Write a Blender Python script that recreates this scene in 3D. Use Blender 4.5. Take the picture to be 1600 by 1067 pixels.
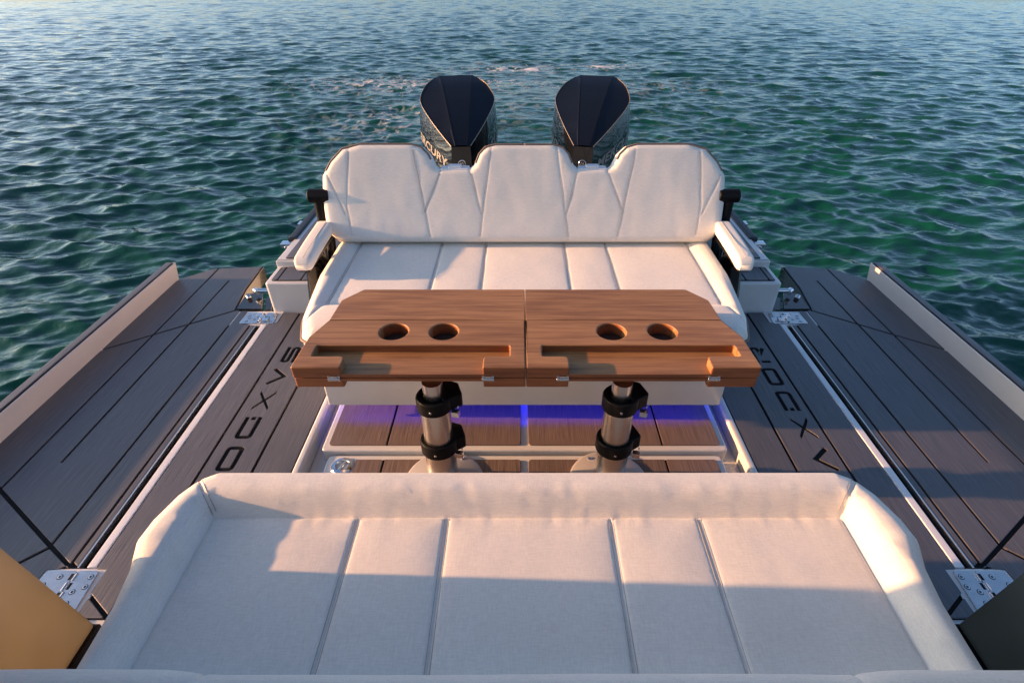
import bpy, bmesh, math, random
import numpy as np
from mathutils import Vector, Matrix, noise
from mathutils.geometry import tessellate_polygon, delaunay_2d_cdt
from mathutils.bvhtree import BVHTree
random.seed(7)
R = math.radians
scene = bpy.context.scene
col = scene.collection
for o in list(bpy.data.objects):
    bpy.data.objects.remove(o)

# ------------------------------------------------------------------ camera
cam_d = bpy.data.cameras.new('camera')
cam = bpy.data.objects.new('camera', cam_d)
col.objects.link(cam)
cam.location = (-0.022, 0.0, 1.75)
cam.rotation_euler = (R(90 - 35.292), 0, 0)
cam_d.sensor_width = 36.0
cam_d.lens = 830 / 1600 * 36.0
cam_d.shift_x = -12 / 1600
cam_d.clip_start = 0.05
cam_d.clip_end = 20000
scene.camera = cam

# ------------------------------------------------------------------ sky, sun, exposure
SUN_EL, SUN_AZ = R(10.3), R(-89.0)            # azimuth clockwise from +Y (aft): low sun to port of the picture
world = bpy.data.worlds.new('World')
scene.world = world
world.use_nodes = True
wn = world.node_tree.nodes
wl = world.node_tree.links
wn.clear()
wo = wn.new('ShaderNodeOutputWorld')
wb = wn.new('ShaderNodeBackground')
sky = wn.new('ShaderNodeTexSky')
sky.sky_type = 'NISHITA'
sky.sun_disc = False
sky.sun_elevation = SUN_EL
sky.sun_rotation = SUN_AZ
sky.air_density = 0.68
sky.dust_density = 1.6
sky.ozone_density = 1.9
wb.inputs['Strength'].default_value = 0.13
wl.new(sky.outputs[0], wb.inputs['Color'])
wl.new(wb.outputs[0], wo.inputs['Surface'])
sun_d = bpy.data.lights.new('sun', 'SUN')
sun = bpy.data.objects.new('sun', sun_d)
col.objects.link(sun)
sun_d.energy = 5.0
sun_d.angle = R(0.6)
sun_d.color = (1.0, 0.50, 0.23)
sv = Vector((math.sin(SUN_AZ) * math.cos(SUN_EL), math.cos(SUN_AZ) * math.cos(SUN_EL), math.sin(SUN_EL)))
sun.rotation_euler = sv.to_track_quat('Z', 'Y').to_euler()
sun.location = sv * 50
vs = scene.view_settings
vs.view_transform = 'Standard'
vs.look = 'None'
vs.exposure = 1.26
vs.gamma = 1.0
vs.use_curve_mapping = False
scene.cycles.use_denoising = True
scene.cycles.max_bounces = 8
scene.cycles.sample_clamp_indirect = 6.0

# ------------------------------------------------------------------ materials
def new_mat(name):
    m = bpy.data.materials.new(name)
    m.use_nodes = True
    nt = m.node_tree
    p = nt.nodes['Principled BSDF']
    return m, nt, p

def setp(p, **kw):
    for k, v in kw.items():
        p.inputs[k.replace('_', ' ')].default_value = v

def nnode(nt, typ, **props):
    n = nt.nodes.new(typ)
    for k, v in props.items():
        setattr(n, k, v)
    return n

def mapping(nt, scale, rot=(0, 0, 0), coord='Object'):
    tc = nnode(nt, 'ShaderNodeTexCoord')
    mp = nnode(nt, 'ShaderNodeMapping')
    mp.inputs['Scale'].default_value = scale
    mp.inputs['Rotation'].default_value = rot
    nt.links.new(tc.outputs[coord], mp.inputs['Vector'])
    return mp.outputs[0]

def noise_tex(nt, vec, scale, detail=3, rough=0.55):
    n = nnode(nt, 'ShaderNodeTexNoise')
    n.inputs['Scale'].default_value = scale
    n.inputs['Detail'].default_value = detail
    n.inputs['Roughness'].default_value = rough
    nt.links.new(vec, n.inputs['Vector'])
    return n.outputs['Fac']

def ramp(nt, fac, stops):
    r = nnode(nt, 'ShaderNodeValToRGB')
    e = r.color_ramp.elements
    while len(e) < len(stops):
        e.new(0.5)
    for el, (pos, c) in zip(e, stops):
        el.position = pos
        el.color = (c[0], c[1], c[2], 1)
    nt.links.new(fac, r.inputs['Fac'])
    return r.outputs['Color']

def bump(nt, p, h, strength, dist, prev=None):
    b = nnode(nt, 'ShaderNodeBump')
    b.inputs['Strength'].default_value = strength
    b.inputs['Distance'].default_value = dist
    nt.links.new(h, b.inputs['Height'])
    if prev is not None:
        nt.links.new(prev, b.inputs['Normal'])
    nt.links.new(b.outputs[0], p.inputs['Normal'])
    return b.outputs[0]

def mix_rgb(nt, a, b, fac, mode='MIX'):
    m = nnode(nt, 'ShaderNodeMix', data_type='RGBA', blend_type=mode)
    for sock, v in ((m.inputs[0], fac), (m.inputs[6], a), (m.inputs[7], b)):
        if hasattr(v, 'is_linked'):
            nt.links.new(v, sock)
        elif isinstance(v, (int, float)):
            sock.default_value = v
        else:
            sock.default_value = (*v, 1)
    return m.outputs[2]

def simple(name, c, rough, metal=0.0, var=0.06, vscale=6.0, coat=0.0, spec=0.5, bmp=0.0):
    m, nt, p = new_mat(name)
    v = mapping(nt, (1, 1, 1))
    f = noise_tex(nt, v, vscale, 4)
    lo = tuple(x * (1 - var) for x in c)
    hi = tuple(min(1, x * (1 + var)) for x in c)
    nt.links.new(ramp(nt, f, [(0.3, lo), (0.7, hi)]), p.inputs['Base Color'])
    mr = nnode(nt, 'ShaderNodeMapRange')
    k = 0.05 if metal > 0.5 else 0.22
    mr.inputs['To Min'].default_value = max(0.02, rough * (1 - k))
    mr.inputs['To Max'].default_value = min(1, rough * (1 + k))
    nt.links.new(noise_tex(nt, v, vscale * (0.5 if metal > 0.5 else 5), 3), mr.inputs['Value'])
    nt.links.new(mr.outputs[0], p.inputs['Roughness'])
    p.inputs['Metallic'].default_value = metal
    p.inputs['Specular IOR Level'].default_value = spec
    p.inputs['Coat Weight'].default_value = coat
    if bmp:
        bump(nt, p, noise_tex(nt, v, vscale * 30, 3), bmp, 0.001)
    return m

def deck_mat(name, dark, light):
    """brushed brown synthetic decking, grain along Y"""
    m, nt, p = new_mat(name)
    v = mapping(nt, (1, 0.018, 1))
    fine = noise_tex(nt, v, 300, 2, 0.6)
    v2 = mapping(nt, (1, 0.3, 1))
    broad = noise_tex(nt, v2, 5, 4)
    c = ramp(nt, fine, [(0.34, dark), (0.66, light)])
    oi = nnode(nt, 'ShaderNodeObjectInfo')
    tint = ramp(nt, oi.outputs['Random'], [(0.0, (0.93, 0.93, 0.94)), (1.0, (1.05, 1.04, 1.03))])
    c = mix_rgb(nt, c, tint, 1.0, 'MULTIPLY')
    st = ramp(nt, broad, [(0.3, (0.93, 0.935, 0.95)), (0.65, (1.04, 1.03, 1.02))])
    c = mix_rgb(nt, c, st, 1.0, 'MULTIPLY')
    # pale salt and foot marks, sparse
    v3 = mapping(nt, (1, 0.55, 1), (0, 0, 0.5))
    sp = noise_tex(nt, v3, 9, 6, 0.72)
    sm = ramp(nt, sp, [(0.66, (0, 0, 0)), (0.82, (0.18, 0.18, 0.18))])
    c = mix_rgb(nt, c, tuple(x * 1.9 for x in light), sm)
    nt.links.new(c, p.inputs['Base Color'])
    mr = nnode(nt, 'ShaderNodeMapRange')
    mr.inputs['To Min'].default_value = 0.36
    mr.inputs['To Max'].default_value = 0.50
    p.inputs['Specular IOR Level'].default_value = 0.62
    nt.links.new(broad, mr.inputs['Value'])
    nt.links.new(mr.outputs[0], p.inputs['Roughness'])
    bump(nt, p, fine, 0.7, 0.0016)
    return m

def fabric_mat(name, c):
    m, nt, p = new_mat(name)
    va = mapping(nt, (0.12, 1, 1))
    vb = mapping(nt, (1, 0.12, 1))
    a = noise_tex(nt, va, 330, 2, 0.6)
    b = noise_tex(nt, vb, 330, 2, 0.6)
    ad = nnode(nt, 'ShaderNodeMath', operation='ADD')
    nt.links.new(a, ad.inputs[0])
    nt.links.new(b, ad.inputs[1])
    hf = nnode(nt, 'ShaderNodeMath', operation='MULTIPLY')
    hf.inputs[1].default_value = 0.5
    nt.links.new(ad.outputs[0], hf.inputs[0])
    lo = tuple(x * 0.90 for x in c)
    hi = tuple(min(1, x * 1.05) for x in c)
    cc = ramp(nt, hf.outputs[0], [(0.36, lo), (0.62, hi)])
    br = noise_tex(nt, mapping(nt, (1, 1, 1)), 4.5, 5)
    st = ramp(nt, br, [(0.3, (0.965, 0.962, 0.955)), (0.65, (1.02, 1.02, 1.02))])
    cc = mix_rgb(nt, cc, st, 1.0, 'MULTIPLY')
    nt.links.new(cc, p.inputs['Base Color'])
    setp(p, Roughness=0.78, Sheen_Weight=0.12, Sheen_Roughness=0.5)
    p.inputs['Specular IOR Level'].default_value = 0.25
    b1 = bump(nt, p, hf.outputs[0], 0.3, 0.0008)
    w = noise_tex(nt, mapping(nt, (1, 1, 1)), 13, 3)
    bump(nt, p, w, 0.2, 0.003, b1)
    return m

def wood_mat(name, dark, mid, light, along='x'):
    m, nt, p = new_mat(name)
    sc = (0.05, 1, 1) if along == 'x' else (1, 0.05, 1)
    v = mapping(nt, sc)
    g = noise_tex(nt, v, 75, 5, 0.62)
    v2 = mapping(nt, (0.16, 1, 1))
    g2 = noise_tex(nt, v2, 11, 4, 0.6)
    c = ramp(nt, g, [(0.28, dark), (0.5, mid), (0.74, light)])
    s2 = ramp(nt, g2, [(0.28, (0.70, 0.63, 0.57)), (0.55, (1.05, 1.04, 1.03))])
    c = mix_rgb(nt, c, s2, 1.0, 'MULTIPLY')
    oi = nnode(nt, 'ShaderNodeObjectInfo')
    tint = ramp(nt, oi.outputs['Random'], [(0.0, (0.84, 0.82, 0.80)), (1.0, (1.12, 1.12, 1.12))])
    c = mix_rgb(nt, c, tint, 1.0, 'MULTIPLY')
    nt.links.new(c, p.inputs['Base Color'])
    mr = nnode(nt, 'ShaderNodeMapRange')
    mr.inputs['To Min'].default_value = 0.34
    mr.inputs['To Max'].default_value = 0.58
    nt.links.new(g2, mr.inputs['Value'])
    nt.links.new(mr.outputs[0], p.inputs['Roughness'])
    bump(nt, p, g, 0.25, 0.001)
    return m

M = {}
M['deck'] = deck_mat('brown_decking', (0.064, 0.067, 0.076), (0.120, 0.121, 0.133))
M['deck_hatch'] = deck_mat('hatch_decking', (0.125, 0.086, 0.068), (0.220, 0.157, 0.124))
M['caulk'] = simple('black_caulk', (0.005, 0.005, 0.006), 0.6, spec=0.12)
M['gelcoat'] = simple('white_gelcoat', (0.66, 0.66, 0.64), 0.22, var=0.03, coat=0.3)
M['cream'] = simple('cream_gelcoat', (0.80, 0.745, 0.68), 0.25, var=0.03, coat=0.3)
M['hull'] = simple('hull_gelcoat', (0.45, 0.46, 0.46), 0.25, var=0.03)
M['fabric'] = fabric_mat('cream_upholstery', (0.76, 0.735, 0.67))
M['thread'] = simple('seam_thread', (0.38, 0.34, 0.30), 0.8)
M['piping'] = simple('brown_piping', (0.17, 0.12, 0.088), 0.6)
M['teak'] = wood_mat('oiled_teak', (0.21, 0.098, 0.038), (0.34, 0.172, 0.068), (0.43, 0.242, 0.103))
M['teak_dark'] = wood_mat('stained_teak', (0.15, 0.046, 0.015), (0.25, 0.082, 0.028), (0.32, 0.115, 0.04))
M['steel'] = simple('brushed_steel', (0.62, 0.61, 0.60), 0.25, 1.0, var=0.08, vscale=25)
M['chrome'] = simple('polished_steel', (0.75, 0.75, 0.75), 0.10, 1.0, var=0.03)
M['alu'] = simple('satin_aluminium', (0.72, 0.68, 0.62), 0.26, 1.0, var=0.05, vscale=20)
M['plate'] = simple('grey_base_plate', (0.50, 0.48, 0.46), 0.45, 0.3, var=0.05)
M['black'] = simple('black_plastic', (0.004, 0.004, 0.005), 0.42, bmp=0.1, spec=0.16)
M['rubber'] = simple('dark_rubber', (0.014, 0.018, 0.028), 0.5)
M['cup'] = simple('dark_cup_bottom', (0.035, 0.022, 0.015), 0.5)  # cup floors far darker than the teak around them
M['navy'] = simple('matt_navy_cowl', (0.0035, 0.006, 0.013), 0.40, var=0.12, vscale=60, spec=0.25)
M['gloss_black'] = simple('gloss_black_cowl', (0.006, 0.006, 0.007), 0.06, coat=1.0)
M['trim'] = simple('bronze_trim', (0.30, 0.24, 0.18), 0.35, 0.6)
M['decal'] = simple('silver_decal', (0.22, 0.22, 0.215), 0.4)
M['white_plastic'] = simple('white_plastic', (0.72, 0.74, 0.76), 0.35)
M['dark_gloss'] = simple('dark_gloss_panel', (0.022, 0.019, 0.016), 0.12, coat=0.5)

def smoked():
    m, nt, p = new_mat('smoked_acrylic')
    out = nt.nodes['Material Output']
    v = mapping(nt, (1, 1, 1))
    f = noise_tex(nt, v, 3, 3)
    c = ramp(nt, f, [(0.3, (0.31, 0.275, 0.20)), (0.7, (0.37, 0.33, 0.245))])
    tr = nnode(nt, 'ShaderNodeBsdfTranslucent')
    nt.links.new(c, tr.inputs['Color'])
    setp(p, Base_Color=(0.18, 0.20, 0.185, 1), Roughness=0.3)
    mx = nnode(nt, 'ShaderNodeMixShader')
    mx.inputs[0].default_value = 0.55
    nt.links.new(p.outputs[0], mx.inputs[1])
    nt.links.new(tr.outputs[0], mx.inputs[2])
    nt.links.new(mx.outputs[0], out.inputs['Surface'])
    return m
M['smoked'] = smoked()

def led_mat():
    m, nt, p = new_mat('blue_led')
    setp(p, Base_Color=(0.1, 0.1, 0.6, 1), Emission_Color=(0.004, 0.010, 1.0, 1), Emission_Strength=3.8)
    return m
M['led'] = led_mat()

def water_mat():
    m, nt, p = new_mat('sea_water')
    v = mapping(nt, (1, 1, 1))
    f = noise_tex(nt, v, 0.35, 4)
    body = ramp(nt, f, [(0.3, (0.003, 0.050, 0.033)), (0.7, (0.0035, 0.060, 0.039))])
    at = nnode(nt, 'ShaderNodeAttribute', attribute_name='foam')
    # lacy foam: thin filaments between noise cells
    vf = mapping(nt, (1.0, 0.75, 1))
    n1 = nnode(nt, 'ShaderNodeTexNoise')
    n1.inputs['Scale'].default_value = 1.6
    n1.inputs['Detail'].default_value = 4
    nt.links.new(vf, n1.inputs['Vector'])
    va = nnode(nt, 'ShaderNodeVectorMath', operation='MULTIPLY_ADD')
    va.inputs[1].default_value = (0.9, 0.9, 0.9)
    nt.links.new(n1.outputs['Color'], va.inputs[0])
    nt.links.new(vf, va.inputs[2])
    vo = nnode(nt, 'ShaderNodeTexVoronoi', feature='DISTANCE_TO_EDGE')
    vo.inputs['Scale'].default_value = 3.2
    nt.links.new(va.outputs[0], vo.inputs['Vector'])
    lace = ramp(nt, vo.outputs['Distance'], [(0.0, (1, 1, 1)), (0.05, (0.8, 0.8, 0.8)), (0.15, (0, 0, 0))])
    n2 = noise_tex(nt, v, 5.5, 6, 0.7)
    brk = ramp(nt, n2, [(0.44, (0, 0, 0)), (0.58, (1, 1, 1))])
    lm = mix_rgb(nt, lace, brk, 1.0, 'MULTIPLY')
    core = nnode(nt, 'ShaderNodeMath', operation='MULTIPLY_ADD')   # dense foam where the attribute is high
    core.use_clamp = True
    core.inputs[1].default_value = 1.0
    nt.links.new(at.outputs['Fac'], core.inputs[0])
    sub = nnode(nt, 'ShaderNodeMath', operation='MULTIPLY_ADD')
    sub.inputs[1].default_value = 1.4
    sub.inputs[2].default_value = -2.0
    nt.links.new(n2, sub.inputs[0])
    nt.links.new(sub.outputs[0], core.inputs[2])
    cr = nnode(nt, 'ShaderNodeMath', operation='MULTIPLY')
    cr.use_clamp = True
    cr.inputs[1].default_value = 5.0
    nt.links.new(core.outputs[0], cr.inputs[0])
    mul = nnode(nt, 'ShaderNodeMath', operation='MULTIPLY')
    mul.use_clamp = True
    bst = nnode(nt, 'ShaderNodeMath', operation='MULTIPLY')
    bst.inputs[1].default_value = 1.05
    nt.links.new(at.outputs['Fac'], bst.inputs[0])
    nt.links.new(bst.outputs[0], mul.inputs[0])
    nt.links.new(lm, mul.inputs[1])
    mx = nnode(nt, 'ShaderNodeMath', operation='MAXIMUM')
    nt.links.new(mul.outputs[0], mx.inputs[0])
    nt.links.new(cr.outputs[0], mx.inputs[1])
    # aerated paler water around the wake
    aer = nnode(nt, 'ShaderNodeMath', operation='MULTIPLY')
    aer.use_clamp = True
    aer.inputs[1].default_value = 0.35
    nt.links.new(at.outputs['Fac'], aer.inputs[0])
    body2 = mix_rgb(nt, body, (0.008, 0.080, 0.048), aer.outputs[0])
    c = mix_rgb(nt, body2, (0.62, 0.62, 0.60), mx.outputs[0])
    nt.links.new(c, p.inputs['Base Color'])
    mr = nnode(nt, 'ShaderNodeMapRange')
    mr.inputs['To Min'].default_value = 0.045
    mr.inputs['To Max'].default_value = 0.7
    nt.links.new(mx.outputs[0], mr.inputs['Value'])
    nt.links.new(mr.outputs[0], p.inputs['Roughness'])
    p.inputs['IOR'].default_value = 1.333
    def ridged(vec, scale, detail):
        n = nnode(nt, 'ShaderNodeTexNoise', noise_type='RIDGED_MULTIFRACTAL')
        n.inputs['Scale'].default_value = scale
        n.inputs['Detail'].default_value = detail
        n.inputs['Roughness'].default_value = 0.5
        n.inputs['Lacunarity'].default_value = 2.1
        nt.links.new(vec, n.inputs['Vector'])
        return n.outputs['Fac']
    a = ridged(mapping(nt, (1, 2.2, 1), (0, 0, 0.25)), 2.6, 4)
    b = noise_tex(nt, mapping(nt, (1, 1.35, 1), (0, 0, -0.4)), 26, 3, 0.55)
    c0 = noise_tex(nt, mapping(nt, (1, 2.0, 1), (0, 0, -0.15)), 1.5, 3, 0.5)
    b0 = bump(nt, p, c0, 0.6, 0.10)
    b1 = bump(nt, p, a, 0.5, 0.030, b0)
    bump(nt, p, b, 0.3, 0.008, b1)
    return m
M['water'] = water_mat()

# ------------------------------------------------------------------ helpers
def tag(o, label=None, cat=None, group=None, kind=None):
    if label: o['label'] = label
    if cat: o['category'] = cat
    if group: o['group'] = group
    if kind: o['kind'] = kind
    return o

def thing(name, loc, label, cat, group=None):
    o = bpy.data.objects.new(name, None)
    o.empty_display_size = 0.1
    col.objects.link(o)
    o.location = loc
    return tag(o, label, cat, group)

def wloc(o):
    v = Vector((0, 0, 0))
    while o is not None:
        v += o.location
        o = o.parent
    return v

class Geo:
    """collects polygons in world coordinates; build() links them as one mesh"""
    def __init__(self):
        self.v, self.f = [], []
    def add(self, verts, faces, mtx=None):
        b = len(self.v)
        for p in verts:
            p = Vector(p)
            self.v.append(tuple(mtx @ p) if mtx else tuple(p))
        self.f += [tuple(b + i for i in fc) for fc in faces]
        return self
    def build(self, name, mat, parent=None, smooth=None, kind=None, origin=None):
        me = bpy.data.meshes.new(name)
        off = Vector(origin) if origin is not None else Vector((0, 0, 0))
        base = wloc(parent) if parent is not None else Vector((0, 0, 0))
        off = base + off
        me.from_pydata([tuple(Vector(p) - off) for p in self.v], [], self.f)
        me.validate()
        if smooth is not None:
            me.shade_smooth()
            if smooth < 179:
                me.set_sharp_from_angle(angle=R(smooth))
        me.materials.append(mat)
        o = bpy.data.objects.new(name, me)
        col.objects.link(o)
        if smooth is not None and 30 < smooth < 45:
            w = o.modifiers.new('weighted_normal', 'WEIGHTED_NORMAL')
            w.keep_sharp = True
        if parent is not None:
            o.parent = parent
        o.location = off - base
        if kind: o['kind'] = kind
        return o

def area(p):
    return 0.5 * sum(p[i][0] * p[(i + 1) % len(p)][1] - p[(i + 1) % len(p)][0] * p[i][1] for i in range(len(p)))

def ccw(p, want=True):
    p = [tuple(q) for q in p]
    return p if (area(p) > 0) == want else p[::-1]

def offset_loop(p, d):
    """shift a loop to its left by d (inward for a CCW outer, into the material for a CW hole)"""
    n = len(p)
    out = []
    for i in range(n):
        a, b, c = Vector(p[i - 1]), Vector(p[i]), Vector(p[(i + 1) % n])
        e1, e2 = (b - a).normalized(), (c - b).normalized()
        n1, n2 = Vector((-e1.y, e1.x)), Vector((-e2.y, e2.x))
        k = 1 + n1.dot(n2)
        m = (n1 + n2) / max(k, 0.35)
        out.append(tuple(b + m * d))
    return out

def rounded(p, r, seg=5):
    """round the corners of a polygon; r is one radius or a list"""
    n = len(p)
    rr = r if isinstance(r, (list, tuple)) else [r] * n
    out = []
    for i in range(n):
        a, b, c = Vector(p[i - 1]), Vector(p[i]), Vector(p[(i + 1) % n])
        if rr[i] <= 0:
            out.append(tuple(b)); continue
        u, w = (a - b), (c - b)
        lu, lw = u.length, w.length
        u, w = u / lu, w / lw
        ang = math.acos(max(-1, min(1, u.dot(w))))
        t = min(rr[i] / math.tan(ang / 2), lu * 0.48, lw * 0.48)
        p0, p1 = b + u * t, b + w * t
        for k in range(seg + 1):
            s = k / seg
            q = p0 * (1 - s) ** 2 + b * 2 * s * (1 - s) + p1 * s ** 2
            out.append(tuple(q))
    return out

def prism(g, outer, z0, z1, b=0.002, holes=(), seg=1, mtx=None, bottom=True, bb=0.0):
    """flat plate with eased upper edge; holes are loops"""
    loops = [ccw(outer, True)] + [ccw(h, False) for h in holes]
    tops, bots = [], []
    V, F = [], []
    for L in loops:
        n = len(L)
        rings = []
        if bb > 0:
            rings.append((offset_loop(L, bb), z0))
            rings.append((L, z0 + bb))
        else:
            rings.append((L, z0))
        rings.append((L, z1 - b))
        for k in range(1, seg + 1):
            a = math.pi / 2 * k / seg
            rings.append((offset_loop(L, b * (1 - math.cos(a))), z1 - b + b * math.sin(a)))
        base = len(V)
        for (loop, z) in rings:
            V += [(q[0], q[1], z) for q in loop]
        for r_ in range(len(rings) - 1):
            for i in range(n):
                j = (i + 1) % n
                F.append((base + r_ * n + i, base + r_ * n + j, base + (r_ + 1) * n + j, base + (r_ + 1) * n + i))
        tops.append((base + (len(rings) - 1) * n, n))
        bots.append((base, n))
    for sel, flip in ((tops, False), (bots, True)):
        if flip and not bottom:
            continue
        idx = [s + i for s, n in sel for i in range(n)]
        polys = [[Vector((V[s + i][0], V[s + i][1], 0)) for i in range(n)] for s, n in sel]
        for t in tessellate_polygon(polys):
            a, b_, c = (idx[i] for i in t)
            va, vb, vc = Vector(V[a]), Vector(V[b_]), Vector(V[c])
            up = (vb - va).cross(vc - va).z > 0
            F.append((a, b_, c) if up != flip else (a, c, b_))
    return g.add(V, F, mtx)

def rect(x0, x1, y0, y1):
    return [(x0, y0), (x1, y0), (x1, y1), (x0, y1)]

def rbox(g, x0, x1, y0, y1, z0, z1, b=0.004, r=0.0, seg=2, mtx=None, bb=0.0):
    x0, x1 = min(x0, x1), max(x0, x1)
    p = rect(x0, x1, y0, y1)
    if r: p = rounded(p, r, 5)
    return prism(g, p, z0, z1, b, seg=seg, mtx=mtx, bb=bb)

def lathe(g, prof, n=32, mtx=None, cap=True):
    """revolve (r, z) profile about z"""
    V, F = [], []
    for (r, z) in prof:
        for i in range(n):
            a = 2 * math.pi * i / n
            V.append((r * math.cos(a), r * math.sin(a), z))
    for k in range(len(prof) - 1):
        for i in range(n):
            j = (i + 1) % n
            F.append((k * n + i, k * n + j, (k + 1) * n + j, (k + 1) * n + i))
    if cap:
        F.append(tuple(range(n))[::-1])
        F.append(tuple((len(prof) - 1) * n + i for i in range(n)))
    return g.add(V, F, mtx)

def tube(g, path, r, n=8, closed=False):
    P = [Vector(p) for p in path]
    m = len(P)
    V, F = [], []
    up = None
    for i in range(m):
        a = P[i - 1] if (i or closed) else P[i]
        b = P[(i + 1) % m] if (i < m - 1 or closed) else P[i]
        t = (b - a).normalized()
        if up is None:
            up = Vector((0, 0, 1)) if abs(t.z) < 0.9 else Vector((1, 0, 0))
        s = t.cross(up).normalized()
        up = s.cross(t).normalized()
        for k in range(n):
            an = 2 * math.pi * k / n
            V.append(P[i] + s * (r * math.cos(an)) + up * (r * math.sin(an)))
    for i in range(m if closed else m - 1):
        for k in range(n):
            l = (k + 1) % n
            j = (i + 1) % m
            F.append((i * n + k, i * n + l, j * n + l, j * n + k))
    if not closed:
        F.append(tuple(range(n))[::-1])
        F.append(tuple((m - 1) * n + k for k in range(n)))
    return g.add(V, F)

def rod(g, p0, p1, r, n=20, b=0.0):
    p0, p1 = Vector(p0), Vector(p1)
    d = p1 - p0
    L = d.length
    q = d.to_track_quat('Z', 'Y').to_matrix().to_4x4()
    q.translation = p0
    b = b or r * 0.12
    return lathe(g, [(r - b, 0), (r, b), (r, L - b), (r - b, L)], n, q)

def mir(p, s):
    return [(s * x, y) for x, y in p]

# ------------------------------------------------------------------ the sea
WZ = -0.56
def build_water():
    rng = np.random.default_rng(11)
    th = np.concatenate([np.linspace(-64, 64, 860), np.linspace(64, 296, 62)[1:-1]]) * math.pi / 180
    nr = 800
    r1 = 1.7 * (62 / 1.7) ** (np.arange(nr) / (nr - 1))
    r2 = 62 * (9000 / 62) ** (np.arange(1, 46) / 45)
    rr = np.concatenate([r1, r2])
    T, Rr = np.meshgrid(th, rr)
    X = (Rr * np.sin(T)).ravel()
    Y = (Rr * np.cos(T)).ravel()
    dth = np.gradient(th)
    dr = np.gradient(rr)
    res = np.maximum(dr[:, None] * np.ones_like(T), Rr * np.abs(dth)[None, :]).ravel()
    Z = np.zeros_like(X); DX = np.zeros_like(X); DY = np.zeros_like(X)
    # waves calmer in the wake close astern
    wake = np.exp(-((X - 0.2) / 2.4) ** 2) * np.clip((Y - 2.5) / 2, 0, 1) * np.clip((17 - Y) / 3.0, 0, 1)
    side = 0.5 + 0.5 * np.tanh(X / 1.6)
    waves = []
    for i in range(190):                      # wind sea, crests mostly across the view
        lam = 0.10 * (1.7 / 0.10) ** rng.random()
        a = rng.normal(0, 0.48) + math.pi / 2 + 0.12
        waves.append((lam, a, rng.random() * 6.283, 0))
    for i in range(26):                      # the boat's own diverging waves, one set on each side
        lam = 0.22 * (1.4 / 0.22) ** rng.random()
        a = math.radians(-40) + rng.normal(0, 0.24)
        waves.append((lam, a, rng.random() * 6.283, -1))
        waves.append((lam * 1.06, math.pi - a + 0.1, rng.random() * 6.283, 1))
    for lam, a, ph, sd in waves:
        k = 2 * math.pi / lam
        amp = (0.0057 if sd == 0 else 0.0066) * lam ** 0.85 * min(1.0, (0.38 / lam) ** 0.62) * (0.7 + 0.6 * rng.random())
        w = np.clip((lam / res - 2.2) / 3.0, 0, 1)
        if sd == 0:
            w = w * (1 - 0.55 * wake)
        else:
            w = w * (side if sd > 0 else 1 - side) * np.exp(-np.maximum(0, np.hypot(X, Y) - 8) / 9) * (1 - 0.5 * wake)
        # groups: slow amplitude modulation so crests stay short
        mod = 0.55 + 0.75 * np.sin(X * (0.9 / lam) * math.cos(a + 1.3) + Y * (0.9 / lam) * math.sin(a + 1.3) + ph * 3.1)
        phs = k * (X * math.cos(a) + Y * math.sin(a)) + ph
        A = amp * w * mod
        Z += A * np.cos(phs)
        q = 0.85
        DX -= q * A * math.cos(a) * np.sin(phs)
        DY -= q * A * math.sin(a) * np.sin(phs)
    # churned hump and hollow astern of the engines
    Z += 0.10 * np.exp(-((X - 0.1) / 1.4) ** 2 - ((Y - 11.5) / 2.0) ** 2) - 0.06 * np.exp(-((X) / 1.3) ** 2 - ((Y - 8.0) / 1.8) ** 2)
    X2, Y2, Zw = X + DX, Y + DY, WZ + Z
    def g(cx, cy, sx, sy, a):
        return a * np.exp(-((X - cx) / sx) ** 2 - ((Y - cy) / sy) ** 2)
    foam = (g(-3.2, 13.8, 1.9, 1.0, 1.0) + g(-0.4, 16.2, 1.6, 0.9, 0.75) + g(2.6, 16.6, 1.1, 0.6, 0.95) + g(0.3, 15.9, 0.5, 0.5, 1.05)
            + g(-2.2, 10.2, 1.3, 1.4, 0.62) + g(-1.4, 7.6, 0.9, 1.2, 0.45) + g(1.8, 13.5, 2.6, 0.8, 0.45)
            + g(0, 12, 4.5, 3.0, 0.14) + g(-1.2, 14.0, 2.4, 0.5, 0.55))
    foam += g(2.3, 16.4, 0.34, 0.22, 0.9) + g(-0.6, 15.9, 0.35, 0.3, 0.75)
    foam = np.clip(foam * np.clip(1 + Z * 6, 0.3, 1.6), 0, 1.7)
    nt_, n_r = len(th), len(rr)
    co = np.stack([X2, Y2, Zw], 1)
    co = np.vstack([co, [[0, 0, WZ]]])
    i = np.arange(n_r - 1)[:, None] * nt_
    j = np.arange(nt_)[None, :]
    j2 = (j + 1) % nt_
    quads = np.stack([i + j, i + nt_ + j, i + nt_ + j2, i + j2], -1).reshape(-1, 4)
    c = len(co) - 1
    tris = np.stack([np.full(nt_, c), np.arange(nt_), (np.arange(nt_) + 1) % nt_], -1)
    me = bpy.data.meshes.new('water')
    nl = quads.size + tris.size
    me.vertices.add(len(co))
    me.vertices.foreach_set('co', co.ravel().astype(np.float32))
    me.loops.add(nl)
    me.loops.foreach_set('vertex_index', np.concatenate([quads[:, ::-1].ravel(), tris[:, ::-1].ravel()]).astype(np.int32))
    nq, nt2 = len(quads), len(tris)
    me.polygons.add(nq + nt2)
    me.polygons.foreach_set('loop_start', np.concatenate([np.arange(nq) * 4, nq * 4 + np.arange(nt2) * 3]).astype(np.int32))
    me.update(calc_edges=True)
    me.shade_smooth()
    at = me.attributes.new('foam', 'FLOAT', 'POINT')
    at.data.foreach_set('value', np.concatenate([foam, [0]]).astype(np.float32))
    me.materials.append(M['water'])
    o = bpy.data.objects.new('water', me)
    col.objects.link(o)
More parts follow.
